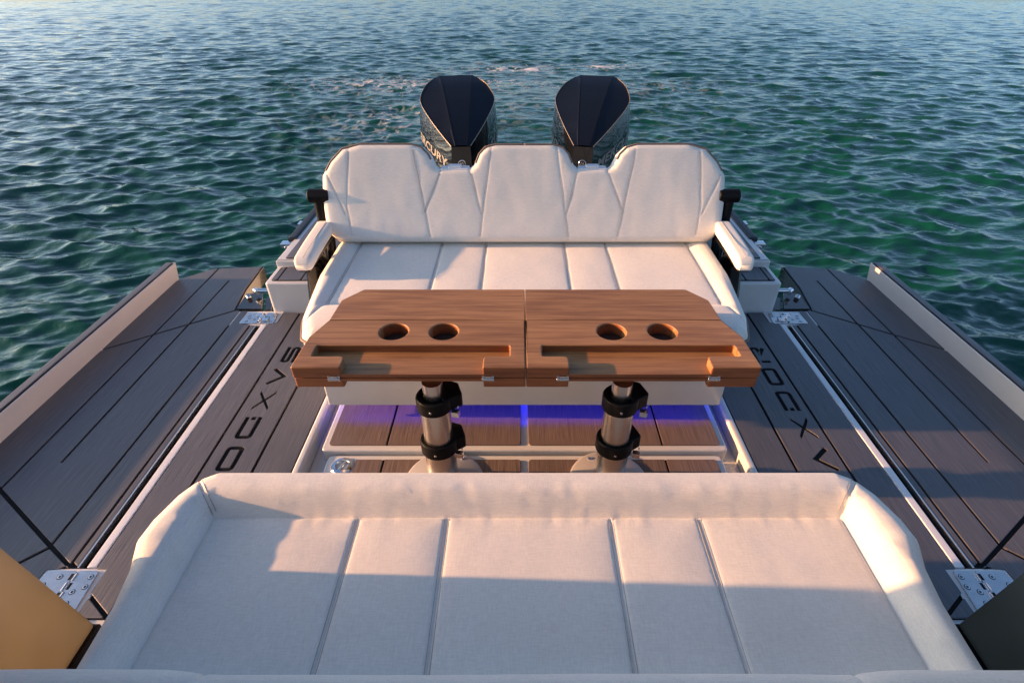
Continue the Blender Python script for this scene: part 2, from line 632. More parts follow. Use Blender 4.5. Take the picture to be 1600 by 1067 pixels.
    tag(o, 'dark green choppy sea water with a little foam behind the boat', None, None, 'structure')
    if me.polygons[1000].normal.z < 0:
        me.flip_normals()
build_water()

# ------------------------------------------------------------------ lettering outlines
def stroke(pts, w, closed=False):
    """outline(s) of a thick polyline"""
    P = [Vector(p) for p in pts]
    n = len(P)
    Ls, Rs = [], []
    for i in range(n):
        if closed or 0 < i < n - 1:
            e1, e2 = (P[i] - P[i - 1]).normalized(), (P[(i + 1) % n] - P[i]).normalized()
        elif i == 0:
            e1 = e2 = (P[1] - P[0]).normalized()
        else:
            e1 = e2 = (P[i] - P[i - 1]).normalized()
        n1, n2 = Vector((-e1.y, e1.x)), Vector((-e2.y, e2.x))
        m = (n1 + n2) / max(1 + n1.dot(n2), 0.35)
        Ls.append(tuple(P[i] + m * w / 2))
        Rs.append(tuple(P[i] - m * w / 2))
    if closed:
        return [Ls, Rs]
    return [Ls + Rs[::-1]]

def letter_loops(ch, W, Hh, w):
    """list of pieces; each piece = [outer, hole...] in (a, b)"""
    h = w / 2
    x0, x1, y0, y1 = h, W - h, h, Hh - h
    if ch == 'O':
        return [stroke(rounded(rect(x0, x1, y0, y1), 0.014, 3), w, True)]
    if ch == 'D':
        p = [(0, y1)] + rounded([(x0, y1), (x1, y1), (x1, y0), (x0, y0)], [0, 0.014, 0.014, 0], 3)[1:-1] + [(0, y0)]
        return [stroke(p, w), stroke([(h, Hh * 0.37), (h, Hh * 0.63)], w * 1.05)]
    if ch == 'S':
        ym = (y0 + y1) / 2
        p = rounded([(W, y1), (x0, y1), (x0, ym), (x1, ym), (x1, y0), (0, y0)], [0, 0.012, 0.012, 0.012, 0.012, 0], 3)
        return [stroke(p, w)]
    if ch == 'A':
        return [stroke([(h, 0), (W / 2, y1), (W - h, 0)], w)]
    if ch == 'X':
        d = w * 0.72
        cx, cy = W / 2, Hh / 2
        k = d * 0.62
        return [[[(0, 0), (2 * d * .75, 0), (cx, cy - k), (W - 1.5 * d, 0), (W, 0), (cx + k * 1.3, cy), (W, Hh), (W - 1.5 * d, Hh), (cx, cy + k), (1.5 * d, Hh), (0, Hh), (cx - k * 1.3, cy)]]]
    if ch == 'R':
        ym = Hh * 0.42
        p = [(0, y1)] + rounded([(x0, y1), (x1, y1), (x1, ym), (W * .40, ym)], [0, 0.014, 0.014, 0], 3)[1:] + [(W * .52, ym), (W - h, 0)]
        return [stroke(p, w), stroke([(h, 0), (h, Hh * .58)], w)]

# ------------------------------------------------------------------ the boat: hull, deck, planks, letters
PL = 0.008                                                     # plank thickness
boat = thing('motor_boat', (0, 1.8, -0.5), 'open motor boat with brown striped side decks, white edges and black lettering', 'boat')
def hull():
    g = Geo()
    # hull sides and bottom as one plate, narrowing forward, out of sight
    out = [(-1.563, 2.79), (1.563, 2.79), (1.563, -2.0), (1.2, -4.2), (0.5, -5.6), (-0.5, -5.6), (-1.2, -4.2), (-1.563, -2.0)]
    well = rect(-0.955, 0.955, -0.6, 2.6)
    prism(g, out, -0.9, -0.012, 0.006, [well])
    prism(g, rect(-0.954, 0.954, -0.599, 2.599), -0.9, -0.075, 0.002)
    prism(g, rect(-1.04, 1.04, 2.802, 3.13), -0.9, 0.46, 0.02, seg=3)  # hidden transom box, raised to block low sun from the right terrace lip
    g.build('hull', M['gelcoat'], boat, smooth=35)
hull()
def shade_hardtop():  # unseen roof, added to dim the skylight on the near day bed
    g = Geo()
    prism(g, rounded([(-1.35, -3.2), (1.35, -3.2), (1.30, -0.25), (-1.30, -0.25)], 0.2, 6), 2.12, 2.20, 0.03, seg=4, bb=0.02)
    for sx_ in (-1, 1):
        rod(g, (sx_ * 1.42, -1.7, -0.02), (sx_ * 1.25, -1.2, 2.13), 0.05, 14)
        rod(g, (sx_ * 1.42, -3.2, -0.02), (sx_ * 1.25, -2.9, 2.13), 0.05, 14)
    g.build('shade_hardtop', M['gelcoat'], boat, smooth=40)
shade_hardtop()
decks = {}
for s in (-1, 1):
    g = Geo()
    prism(g, mir([(0.985, -0.6), (1.11, -0.6), (1.11, 0.9), (1.53, 0.9), (1.53, 2.78), (0.985, 2.78)], s), -0.011, -PL, 0.001)
    decks[s] = g.build('side_deck', M['caulk'], boat)
def plank(pts, parent, z=0.0, r=0.003, mat='deck', th=PL, holes=(), b=0.0018):
    g = Geo()
    prism(g, rounded(pts, r, 2) if r else pts, z - th + 0.0005, z, b, holes, seg=2)
    return g.build('plank', M[mat], parent, smooth=40)

LET_W, LET_H, LET_S = 0.142, 0.080, 0.0195
WORD = 'SAXDOR'
def to_deck(loop, s, i):
    out = []
    for a, b in loop:
        if s < 0:
            out.append((-1.322 + b, 2.42 - 0.189 * i - a))
        else:
            out.append((1.336 - b, 1.33 + 0.189 * i + a))
    return out
for s in (-1, 1):
    deck = decks[s]
    plank(mir([(0.992, -0.5), (1.150, -0.5), (1.150, 2.78), (0.992, 2.78)], s), deck)   # between hatch and lettering
    # lettered board: the letters are cut right through to the black below
    holes, islands, inlay = [], [], []
    for i, ch in enumerate(WORD):
        for piece in letter_loops(ch, LET_W, LET_H, LET_S):
            loops = [to_deck(l, s, i) for l in piece]
            loops.sort(key=lambda l: -abs(area(l)))
            holes.append(loops[0])
            islands += loops[1:]
            inlay.append((ch, loops))
    plank(mir([(1.162, 0.9), (1.371, 0.9), (1.371, 2.78), (1.162, 2.78)], s), deck, holes=holes, r=0)
    for isl in islands:
        plank(isl, deck, r=0)
    for ch, loops in inlay:
        g = Geo()
        prism(g, loops[0], -PL + 0.0006, -0.0055, 0.0003, loops[1:])
        g.build('letter', M['caulk'], deck)
    plank(mir([(1.383, 0.912), (1.490, 0.987), (1.490, 1.075), (1.527, 1.075), (1.527, 2.655), (1.475, 2.672), (1.475, 2.78), (1.383, 2.78)], s), deck)
    plank(mir([(1.391, 0.902), (1.486, 0.902), (1.486, 0.970)], s), deck)
    # forward board beside the day bed, let into white moulding
    plank(mir(rounded([(1.125, -0.5), (1.325, -0.5), (1.325, 0.80), (1.25, 0.845), (1.125, 0.845)], [0, 0, 0.02, 0.02, 0], 4), s), deck, z=-0.004, r=0)
    # white strip between deck and terrace, joint and rubber
    g = Geo(); prism(g, mir(rect(1.531, 1.564, 1.08, 2.65), s), -0.013, 0.002, 0.004, seg=3)
    g.build('edge_strip', M['white_plastic'], boat, smooth=40)
    g = Geo(); prism(g, mir(rect(1.5635, 1.590, -2.0, 2.66), s), -0.12, -0.030, 0.004)
    g.build('rubber_joint', M['rubber'], boat)
    # rounded lip of the footwell
    g = Geo(); rbox(g, s * 0.953, s * 0.990, -0.6, 2.6, -0.07, 0.002, 0.012, seg=4)
    g.build('well_lip', M['gelcoat'], boat, smooth=40)

# hidden but real: forward cabin side coaming with smoked panels standing on it
for s, lab in ((-1, 'amber glowing smoked panel at the lower left edge beside the front cushion'), (1, 'dark smoked panel at the lower right edge beside the front cushion')):
    t = thing('side_panel', (s * 1.40, 0.2, 0.0), lab, 'side panel', 'smoked side panels beside the front cushion')
    mt = Matrix(((0, 0, 1, s * 1.394), (1, 0, 0, 0), (0, 1, 0, 0), (0, 0, 0, 1)))    # (y, z, x)
    g = Geo(); prism(g, rounded([(-1.6, 0.02), (0.868, 0.02), (0.795, 0.90), (0.74, 1.55), (-1.6, 1.55)], 0.012, 3), -0.006, 0.006, 0.002, mtx=mt)
    g.build('panel', M['smoked'], t, smooth=40)
    g = Geo(); rbox(g, s * 1.375, s * 1.413, -1.6, 0.872, -0.006, 0.022, 0.003)
    g.build('sill', M['black'], t)

# ------------------------------------------------------------------ hinge plates
def hinge(parent, s, y0, y1, fancy=False):
    h = Geo()
    xm = 1.585
    prism(h, rounded(mir([(1.496, y0), (xm - 0.001, y0), (xm - 0.001, y1), (1.510, y1)], s), 0.012, 4), -0.004, 0.003, 0.0015, seg=2)
    prism(h, rounded(mir([(xm + 0.002, y0), (1.706, y0), (1.694, y1), (xm + 0.002, y1)], s), 0.012, 4), -0.004, 0.003, 0.0015, seg=2)
    n = 5
    for k in range(n):                      # knuckles of the pin
        a = y0 + 0.006 + (y1 - y0 - 0.012) * k / n
        b = y0 + 0.006 + (y1 - y0 - 0.012) * (k + 0.82) / n
        dx = 0.006 if k % 2 else -0.006
        rod(h, (s * (xm + dx), a, -0.001), (s * (xm + dx), b, -0.001), 0.0075, 12)
    ho = h.build('hinge', M['steel'], parent, smooth=35)
    L = y1 - y0
    g = Geo()
    for k in range(n):                      # dark slots beside the knuckles
        a = y0 + 0.006 + (L - 0.012) * k / n
        dx = -0.009 if k % 2 else 0.009
        prism(g, mir(rect(xm + dx - 0.005, xm + dx + 0.005, a + 0.003, a + (L - 0.012) * 0.80 / n), s), 0.0031, 0.0034, 0.0001)
    g.build('slot', M['caulk'], ho)
    spots = [(1.524, 0.86), (1.520, 0.66), (1.552, 0.56), (1.546, 0.34), (1.524, 0.18), (1.554, 0.12), (1.632, 0.86), (1.672, 0.70), (1.664, 0.48), (1.628, 0.36), (1.668, 0.20)]
    me = None
    for x, f_ in spots:
        if me is None:
            g = Geo()
            lathe(g, [(0.0105, 0.0), (0.0100, 0.0006), (0.0086, 0.0006), (0.0084, 0.0014), (0.0038, 0.0018), (0.0030, 0.0004)], 14)
            so = g.build('screw', M['steel'], ho, smooth=40, origin=None)
            me = so.data
            me.transform(Matrix.Translation(wloc(ho)))
            me.materials.append(M['caulk'])
            for p in me.polygons:
                if p.center.xy.length < 0.0036 or 0.0087 < p.center.xy.length < 0.0101:
                    p.material_index = 1
        else:
            so = bpy.data.objects.new('screw', me)
            col.objects.link(so)
            so.parent = ho
        so.location = Vector((s * x, y0 + L * f_, 0.003)) - wloc(ho)
    if fancy:
        g = Geo()
        for k in range(3):
            rbox(g, s * (1.536 + 0.028 * k), s * (1.574 + 0.026 * k), y0 + 0.022 + 0.026 * k, y0 + 0.050 + 0.026 * k, 0.002, 0.013, 0.004, seg=2)
        g.build('hinge_arm', M['chrome'], ho, smooth=40)
    return ho

# ------------------------------------------------------------------ fold-down terraces
XI, XO = 1.600, 2.372
def y_nd(x): return 1.084 + 0.655 * (x - 1.63)
def y_fd(x): return 2.82 - 0.735 * (x - 1.77)
def terrace(s, lab):
    t = thing('fold_down_terrace', (s * 2.0, 1.6, 0), lab, 'terrace', 'fold down side terraces')
    outl = [(1.592, -1.2), (XO + 0.02, -1.2), (XO + 0.02, 3.15), (2.335, 3.235), (2.19, 3.372), (1.850, 3.405), (1.835, 3.08), (1.795, 2.83), (1.592, 2.66)]
    g = Geo(); prism(g, mir(outl, s), -0.105, -PL - 0.001, 0.004, seg=2)
    g.build('base', M['dark_gloss'], t, smooth=35)
    g = Geo(); prism(g, mir(offset_loop(ccw(outl), 0.004), s), -PL - 0.002, -PL, 0.0005)
    base = g.build('caulking', M['caulk'], t)
    q = 0.0055
    def P(pts): return plank(mir(pts, s), t)
    # narrow board along the hinge line
    g = Geo(); prism(g, mir(rect(1.5915, 1.5985, 1.08, 2.64), s), -0.02, 0.001, 0.001)
    g.build('edge_strip', M['alu'], t)
    P([(XI, 1.085), (1.624, 1.10), (1.624, 2.64), (XI, 2.64)])
    # boards between the two diagonals
    P([(1.635, y_nd(1.635) + .009), (1.755 - q, y_nd(1.755 - q) + .009), (1.755 - q, 2.80), (1.71, 2.80), (1.71, 2.665), (1.635, 2.645)])
    P([(1.755 + q, y_nd(1.755 + q) + .009), (2.150 - q, y_nd(2.15 - q) + .009), (2.150 - q, y_fd(2.15 - q) - .008), (2.000 + q, y_fd(2.0 + q) - .008),
       (2.000 + q, 1.57), (2.000 - q, 1.57), (2.000 - q, y_fd(2.0 - q) - .008), (1.775, y_fd(1.775) - .008), (1.755 + q, 2.80)])
    P([(2.150 + q, y_nd(2.15 + q) + .009), (XO, y_nd(XO) + .009), (XO, y_fd(XO) - .008), (2.150 + q, y_fd(2.15 + q) - .008)])
    # beyond the far diagonal
    P([(1.797, y_fd(1.797) + .008), (2.000 - q, y_fd(2.0 - q) + .008), (2.000 - q, 3.19), (2.000 + q, 3.19), (2.000 + q, y_fd(2.0 + q) + .008),
       (2.150 - q, y_fd(2.15 - q) + .008), (2.150 - q, 3.365), (1.860, 3.392), (1.845, 3.09), (1.805, 2.84)])
    P([(2.150 + q, y_fd(2.15 + q) + .008), (XO, y_fd(XO) + .008), (XO, 3.15), (2.325, 3.225), (2.185, 3.360), (2.150 + q, 3.365)])
    # nearer than the near diagonal, split by a second diagonal
    def y2(x): return 1.165 - 0.96 * (x - 1.757)
    P([(1.625, y_nd(1.625) - .006), (1.757 - .006, y_nd(1.751) - .009), (1.757 + .34, y2(2.097) - .012), (2.097, -1.1), (1.712, -1.1), (1.712, 0.90), (1.704, 1.072), (1.66, 1.076), (1.64, 1.085)])
    P([(1.757 + .006, y_nd(1.763) - .009), (1.763 + .34, y2(2.103) + .004), (XO, y2(XO) + .004), (XO, y_nd(XO) - .009)])
    P([(2.109, y2(2.109) - .016), (XO, y2(XO) - .016), (XO, -1.1), (2.109, -1.1)])
    # raised outer lip
    mt = Matrix(((1, 0, 0, 0), (0, 0, -1, 3.20), (0, 1, 0, 0), (0, 0, 0, 1)))
    g = Geo()
    prof = rounded(mir([(2.365, -0.10), (2.400, -0.10), (2.396, 0.117), (2.340, 0.117)], s), 0.006, 3)
    V, F = [], []
    ends = [(3.205, -0.02), (-1.2, 0.0)]
    n = len(prof)
    for (yy, sl) in ends:
        for x, z in prof:
            V.append((x, yy - sl * 0 + (0.02 if z > 0.1 else 0) * (1 if yy > 0 else 0), z))
    for i in range(n):
        j = (i + 1) % n
        F.append((i, j, n + j, n + i))
    F += [tuple(range(n))[::-1], tuple(range(n, 2 * n))]
    g.add(V, F)
    lip = g.build('lip', M['cream'], t, smooth=35)
    bm = bmesh.new(); bm.from_mesh(lip.data); bmesh.ops.recalc_face_normals(bm, faces=bm.faces); bm.to_mesh(lip.data); bm.free()
    g = Geo(); prism(g, mir([(2.346, -1.2), (2.394, -1.2), (2.394, 3.216), (2.346, 3.216)], s), 0.1165, 0.1195, 0.001)
    g.build('lip_trim', M['caulk'], lip)
    g = Geo(); prism(g, mir([(2.351, -1.2), (2.391, -1.2), (2.391, 3.213), (2.351, 3.213)], s), 0.1190, 0.1255, 0.002, seg=2)
    g.build('plank', M['deck'], lip, smooth=40)
    # white beds and hinges
    for (ya, yb) in ((0.86, 1.078), (2.645, 2.80)):
        g = Geo(); prism(g, rounded(mir([(1.484, ya), (1.72 if yb < 2 else 1.80, ya), (1.72 if yb < 2 else 1.80, yb), (1.484, yb)], s), 0.015, 4), -0.016, -0.0035, 0.002, seg=2)
        g.build('hinge_bed', M['gelcoat'], t, smooth=40)
    hinge(t, s, 0.885, 1.068)
    hinge(t, s, 2.655, 2.775, True)
    # smoked cover plates and strut in the gap aft of the hinge
    g = Geo()
    prism(g, mir([(1.625, 2.815), (1.785, 2.815), (1.800, 3.00), (1.70, 3.02)], s), -0.02, 0.006, 0.002)
    prism(g, mir([(1.585, 2.83), (1.618, 2.815), (1.69, 3.01), (1.64, 3.02)], s), -0.06, -0.03, 0.002)
    g.build('cover_plate', M['dark_gloss'], t)
    g = Geo()
    rod(g, (s * 1.545, 2.965, 0.050), (s * 1.700, 2.965, 0.050), 0.015, 18)
    rod(g, (s * 1.695, 2.955, 0.045), (s * 1.722, 2.978, 0.045), 0.020, 18)
    rod(g, (s * 1.745, 2.925, 0.012), (s * 1.762, 2.945, 0.024), 0.016, 18)
    g.build('strut', M['chrome'], t, smooth=40)
    return t
terrace(-1, 'brown striped fold down terrace on the left side of the boat')
terrace(1, 'brown striped fold down terrace on the right side, crossed by sunlight')

# ------------------------------------------------------------------ stern steps
def stern_step(s, lab):
    t = thing('stern_step', (s * 1.3, 3.2, 0.0), lab, 'step', 'white stern steps beside the rear bench')
    g = Geo()
    mt = None
    prism(g, rounded(mir([(1.058, 2.797), (1.552, 2.797), (1.552, 3.03), (1.058, 3.03)], s), [0.004, 0.02, 0, 0] if s > 0 else [0, 0, 0.02, 0.004][::-1], 4), -0.75, 0.197, 0.012, seg=4)
    prism(g, rounded(mir([(1.058, 3.012), (1.555, 3.012), (1.54, 4.05), (1.058, 4.05)], s), 0.006, 3), -0.75, 0.238, 0.012, seg=4)
    g.build('body', M['gelcoat'], t, smooth=35)
    def pad(poly, z0, z1):
        g = Geo(); prism(g, rounded(mir(poly, s), 0.012, 4), z0, z1, 0.002, seg=2)
        return g.build('plank', M['deck'], t, smooth=40)
    g = Geo(); prism(g, rounded(mir(rect(1.064, 1.522, 2.822, 3.002), s), 0.02, 4), 0.1965, 0.1995, 0.0005)
    prism(g, rounded(mir(rect(1.064, 1.502, 3.036, 3.66), s), 0.02, 4), 0.2375, 0.2405, 0.0005)
    g.build('caulking', M['caulk'], t)
    pad([(1.487, 2.826), (1.517, 2.830), (1.508, 2.997), (1.487, 2.998)], 0.199, 0.204)
    pad(rect(1.346, 1.478, 2.826, 2.998), 0.199, 0.204)
    pad(rect(1.066, 1.337, 2.826, 2.998), 0.199, 0.204)
    pad([(1.438, 3.041), (1.497, 3.045), (1.497, 3.655), (1.438, 3.655)], 0.240, 0.245)
    pad(rect(1.315, 1.428, 3.041, 3.655), 0.240, 0.245)
    pad(rect(1.066, 1.305, 3.041, 3.655), 0.240, 0.245)
    g = Geo(); rbox(g, s * 1.530, s * 1.588, 3.33, 4.05, 0.19, 0.252, 0.012, seg=3)
    g.build('bumper', M['rubber'], t, smooth=40)
    for y in (3.30, 3.64):
        g = Geo()
        rbox(g, s * 1.555, s * 1.625, y - 0.028, y + 0.028, 0.205, 0.232, 0.006, seg=2)
        rod(g, (s * 1.585, y - 0.04, 0.205), (s * 1.585, y + 0.04, 0.205), 0.012, 12)
        g.build('cleat', M['chrome'], t, smooth=40)
    g = Geo(); rod(g, (s * 1.195, 2.7972, 0.035), (s * 1.195, 2.7955, 0.035), 0.006, 12)
    g.build('drain_cap', M['caulk'], t)
    return t
stern_step(-1, 'cream white boarded step left of the rear bench')
stern_step(1, 'blue shaded white boarded step right of the rear bench')

# ------------------------------------------------------------------ deck hatches in the footwell
def hatch(y0, y1, xw, ztop, lab, latch=False):
    t = thing('deck_hatch', (0, (y0 + y1) / 2, ztop), lab, 'hatch', 'boarded hatches in the footwell')
    g = Geo(); prism(g, rounded(rect(-xw, xw, y0, y1), 0.02, 4), -0.074, ztop, 0.008, seg=3)
    g.build('frame', M['gelcoat'], t, smooth=40)
    ys = (y0 + 0.028, y1 - 0.030)
    z0, z1 = ztop + 0.0005, ztop + 0.0065
    for sg in (-1, 1):
        xs = sorted((sg * 0.017, sg * 0.612))
        xo = sorted((sg * 0.6205, sg * (xw - 0.028)))
        r1 = [0.016 if abs(x) < 0.1 else 0.002 for x in (xs[0], xs[1], xs[1], xs[0])]
        r2 = [0.016 if abs(x) > 0.7 else 0.002 for x in (xo[0], xo[1], xo[1], xo[0])]
        g = Geo(); prism(g, rounded(rect(xs[0], xs[1], *ys), r1, 4), z0, z1, 0.002, seg=2)
        g.build('plank', M['deck_hatch'], t, smooth=40)
        if latch and sg < 0:
            # board ends round the flush latch
            poly = [(xo[0] + 0.10, ys[1]), (xo[0] + 0.105, ys[1] - 0.05), (xo[0] + 0.095, ys[1] - 0.09), (xo[0] + 0.05, ys[1] - 0.118), (xo[0], ys[1] - 0.13), (xo[0], ys[0]), (xo[1], ys[0]), (xo[1], ys[1])]
            g = Geo(); prism(g, rounded(poly, 0.012, 3), z0, z1, 0.002, seg=2)
        else:
            g = Geo(); prism(g, rounded(rect(xo[0], xo[1], *ys), r2, 4), z0, z1, 0.002, seg=2)
        g.build('plank', M['deck_hatch'], t, smooth=40)
    g = Geo()
    for sg in (-1, 1):
        prism(g, rect(*sorted((sg * 0.611, sg * 0.6215)), *ys), z0, z0 + 0.002, 0.0003)
    g.build('caulking', M['caulk'], t)
    if latch:
        c = (-0.79, y1 - 0.066)
        g = Geo()
        lathe(g, [(0.047, 0), (0.047, 0.005), (0.044, 0.008), (0.030, 0.009), (0.027, 0.006), (0.026, -0.004)], 36, Matrix.Translation((*c, z0)), cap=False)
        lt = g.build('latch', M['chrome'], t, smooth=40)
        g = Geo(); lathe(g, [(0.027, -0.003), (0.001, -0.003)], 24, Matrix.Translation((*c, z0)), cap=False)
        g.build('latch_cup', M['black'], lt)
        g = Geo(); mt = Matrix.Translation((*c, z0)) @ Matrix.Rotation(R(72), 4, 'Z')
        rbox(g, -0.026, 0.026, -0.005, 0.005, -0.003, 0.007, 0.002, mtx=mt)
        g.build('latch_bar', M['chrome'], lt)
    return t
hatch(1.645, 2.45, 0.905, -0.006, 'brown boarded hatch lit blue under the rear bench')
hatch(0.55, 1.632, 0.868, -0.022, 'brown boarded hatch under the table legs with a round steel latch', True)

# ------------------------------------------------------------------ cushions
def dist_to_loop(pts, loop):
    P = np.asarray(pts, float)
    A = np.asarray(loop, float)
    B = np.roll(A, -1, 0)
    best = np.full(len(P), 1e9)
    for a, b in zip(A, B):
        d = b - a
        L = max(d @ d, 1e-12)
        t = np.clip(((P - a) @ d) / L, 0, 1)
        q = a + t[:, None] * d
        best = np.minimum(best, np.hypot(P[:, 0] - q[:, 0], P[:, 1] - q[:, 1]))
    return best

def seg_dist(P, a, b):
    a, b = np.asarray(a, float), np.asarray(b, float)
    d = b - a
    t = np.clip(((P - a) @ d) / (d @ d), 0, 1)
    q = a + t[:, None] * d
    return np.hypot(P[:, 0] - q[:, 0], P[:, 1] - q[:, 1])

def resample(loop, step):
    out = []
    n = len(loop)
    for i in range(n):
        a, b = Vector(loop[i]), Vector(loop[(i + 1) % n])
        k = max(1, int(math.ceil((b - a).length / step)))
        for j in range(k):
            out.append(tuple(a.lerp(b, j / k)))
    return out

def inside(P, loop):
    x, y = P[:, 0], P[:, 1]
    c = np.zeros(len(P), bool)
    n = len(loop)
    for i in range(n):
        x0, y0 = loop[i]; x1, y1 = loop[(i + 1) % n]
        if y0 == y1: continue
        m = ((y0 > y) != (y1 > y)) & (x < (x1 - x0) * (y - y0) / (y1 - y0) + x0)
        c ^= m
    return c

def cushion(parent, outline, r, cuts, hfun, side, mapf, region, names, grid=0.022, soft=(), mat='fabric', depth=0.0045, seed=0, plump=0.0045):
    """Upholstered cushion. outline in the cushion's plane, edge radius r, cuts = seams that split it into panels,
    soft = seams that only crease, hfun(P)->extra height, side = height of the wall below the rounded edge."""
    outline = resample(ccw(outline), 0.02)
    seams = list(cuts) + list(soft)
    A = np.asarray(outline)
    nxt, prv = np.roll(A, -1, 0), np.roll(A, 1, 0)
    tg = nxt - prv
    tg /= np.linalg.norm(tg, axis=1)[:, None]
    nrm = np.stack([-tg[:, 1], tg[:, 0]], 1)
    pts = [A]
    for k in range(1, 7):
        d = r * (1 - math.cos(math.pi / 2 * k / 6))
        q = A + nrm * d
        dd = dist_to_loop(q, outline)
        pts.append(q[(dd > d * 0.96) & inside(q, outline)])
    lo, hi = A.min(0), A.max(0)
    gx, gy = np.meshgrid(np.arange(lo[0], hi[0], grid), np.arange(lo[1], hi[1], grid))
    rg = np.random.default_rng(seed)
    G = np.stack([gx.ravel(), gy.ravel()], 1) + rg.uniform(-0.25, 0.25, (gx.size, 2)) * grid
    G = G[inside(G, outline)]
    G = G[dist_to_loop(G, outline) > r * 1.2]
    sp, edges, spairs = [], [], []
    for si, (a, b) in enumerate(seams):
        if len(G): G = G[seg_dist(G, a, b) > 0.016]
        a, b = Vector(a), Vector(b)
        L = (b - a).length
        n = max(2, int(L / 0.015))
        u = (b - a) / L
        w = Vector((-u.y, u.x))
        for off in (0, -0.004, 0.004, -0.009, 0.009, -0.015, 0.015):
            for i in range(n + 1):
                q = a.lerp(b, i / n) + w * off
                sp.append((q.x, q.y, off == 0, si, i))
    S = np.array([(q[0], q[1]) for q in sp]).reshape(-1, 2)
    if len(S):
        ok = inside(S, outline)
        dS = dist_to_loop(S, outline)
        ok &= dS > 0.0015
    base_n = len(A)
    allp = [tuple(p) for p in np.vstack(pts + [G])]
    edges = [(i, (i + 1) % base_n) for i in range(base_n)]
    last = {}
    for k, q in enumerate(sp):
        if not ok[k]:
            continue
        allp.append((q[0], q[1]))
        if q[2]:
            key = (q[3], q[4] - 1)
            if key in last: edges.append((last[key], len(allp) - 1))
            last[(q[3], q[4])] = len(allp) - 1
    cv, ce, cf = delaunay_2d_cdt([Vector(p) for p in allp], edges, [list(range(base_n))], 1, 1e-5)[:3]
    P = np.array([tuple(v) for v in cv])
    d = dist_to_loop(P, outline)
    t = np.clip(r - d, 0, r)
    z = np.sqrt(np.maximum(r * r - t * t, 0)) - r
    lift = hfun(P)
    full = np.clip(d / r, 0, 1)
    gro = np.zeros(len(P)); puff = np.zeros(len(P))
    ds = np.full(len(P), 1.0)
    for a, b in seams:
        ds = np.minimum(ds, seg_dist(P, a, b))
    gro = depth * np.exp(-(ds / 0.0055) ** 2)
    puff = plump * (1 - np.exp(-ds / 0.045))
    wr = np.array([noise.noise(Vector((p[0] * 5 + seed, p[1] * 5, 1.3))) * 0.0013 + noise.noise(Vector((p[0] * 17 + seed, p[1] * 11, 4.3))) * 0.0007 for p in P])
    h = z + lift + (puff + wr) * full - gro * np.clip(d / 0.004, 0.3, 1)
    W = [mapf(p[0], p[1], hh) for p, hh in zip(P, h)]
    pieces = {}
    for f in cf:
        c = P[list(f)].mean(0)
        pieces.setdefault(region(c[0], c[1]), []).append(tuple(f))
    # boundary edges (walls)
    cnt = {}
    for k, fs in pieces.items():
        for f in fs:
            for i in range(len(f)):
                e = (f[i], f[(i + 1) % len(f)])
                cnt[e] = k
    objs = {}
    for k, fs in pieces.items():
        g = Geo()
        mp = {}
        def vid(i):
            if i not in mp:
                mp[i] = len(g.v); g.v.append(tuple(W[i]))
            return mp[i]
        for f in fs:
            g.f.append(tuple(vid(i) for i in f))
        low = {}
        rings = [(0.25, 0.0), (0.7, 0.0), (1.0, -0.004)]
        def lowid(i, q):
            key = (i, q)
            if key not in low:
                frac, ins = rings[q]
                p = P[i]
                low[key] = len(g.v)
                g.v.append(tuple(mapf(p[0], p[1], -r - (side) * frac)))
            return low[key]
        for f in fs:
            for i in range(len(f)):
                a, b = f[i], f[(i + 1) % len(f)]
                if (b, a) not in cnt and d[a] < 1e-4 and d[b] < 1e-4:
                    top = (vid(a), vid(b))
                    for q in range(3):
                        l0, l1 = lowid(a, q), lowid(b, q)
                        g.f.append((top[0], l0, l1, top[1]))
                        top = (l0, l1)
        objs[k] = g.build(names[k], M[mat], parent, smooth=60)
    def surf(x, y, extra=0.0):
        q = np.array([[x, y]])
        dd = dist_to_loop(q, outline)[0]
        tt = min(max(r - dd, 0), r)
        zz = math.sqrt(max(r * r - tt * tt, 0)) - r
        s_ = min([seg_dist(q, a, b)[0] for a, b in seams] + [1])
        fl = min(dd / r, 1)
        return mapf(x, y, zz + hfun(q)[0] + plump * (1 - math.exp(-s_ / 0.045)) * fl - depth * math.exp(-(s_ / 0.0055) ** 2) + extra)
    return objs, surf

def stitch(parent, surf, lines, offs=(-0.006, 0.006), r=0.0010, dash=0.011, gap=0.004):
    g = Geo()
    for a, b in lines:
        a, b = Vector(a), Vector(b)
        L = (b - a).length
        u = (b - a) / L
        w = Vector((-u.y, u.x))
        for off in offs:
            n = max(2, int(L / 0.02))
            tube(g, [surf(*(a.lerp(b, i / n) + w * off), 0.0002) for i in range(n + 1)], r, 4)
    return g.build('stitching', M['thread'], parent, kind='stuff')

def smoothstep(x):
    x = np.clip(x, 0, 1)
    return x * x * (3 - 2 * x)

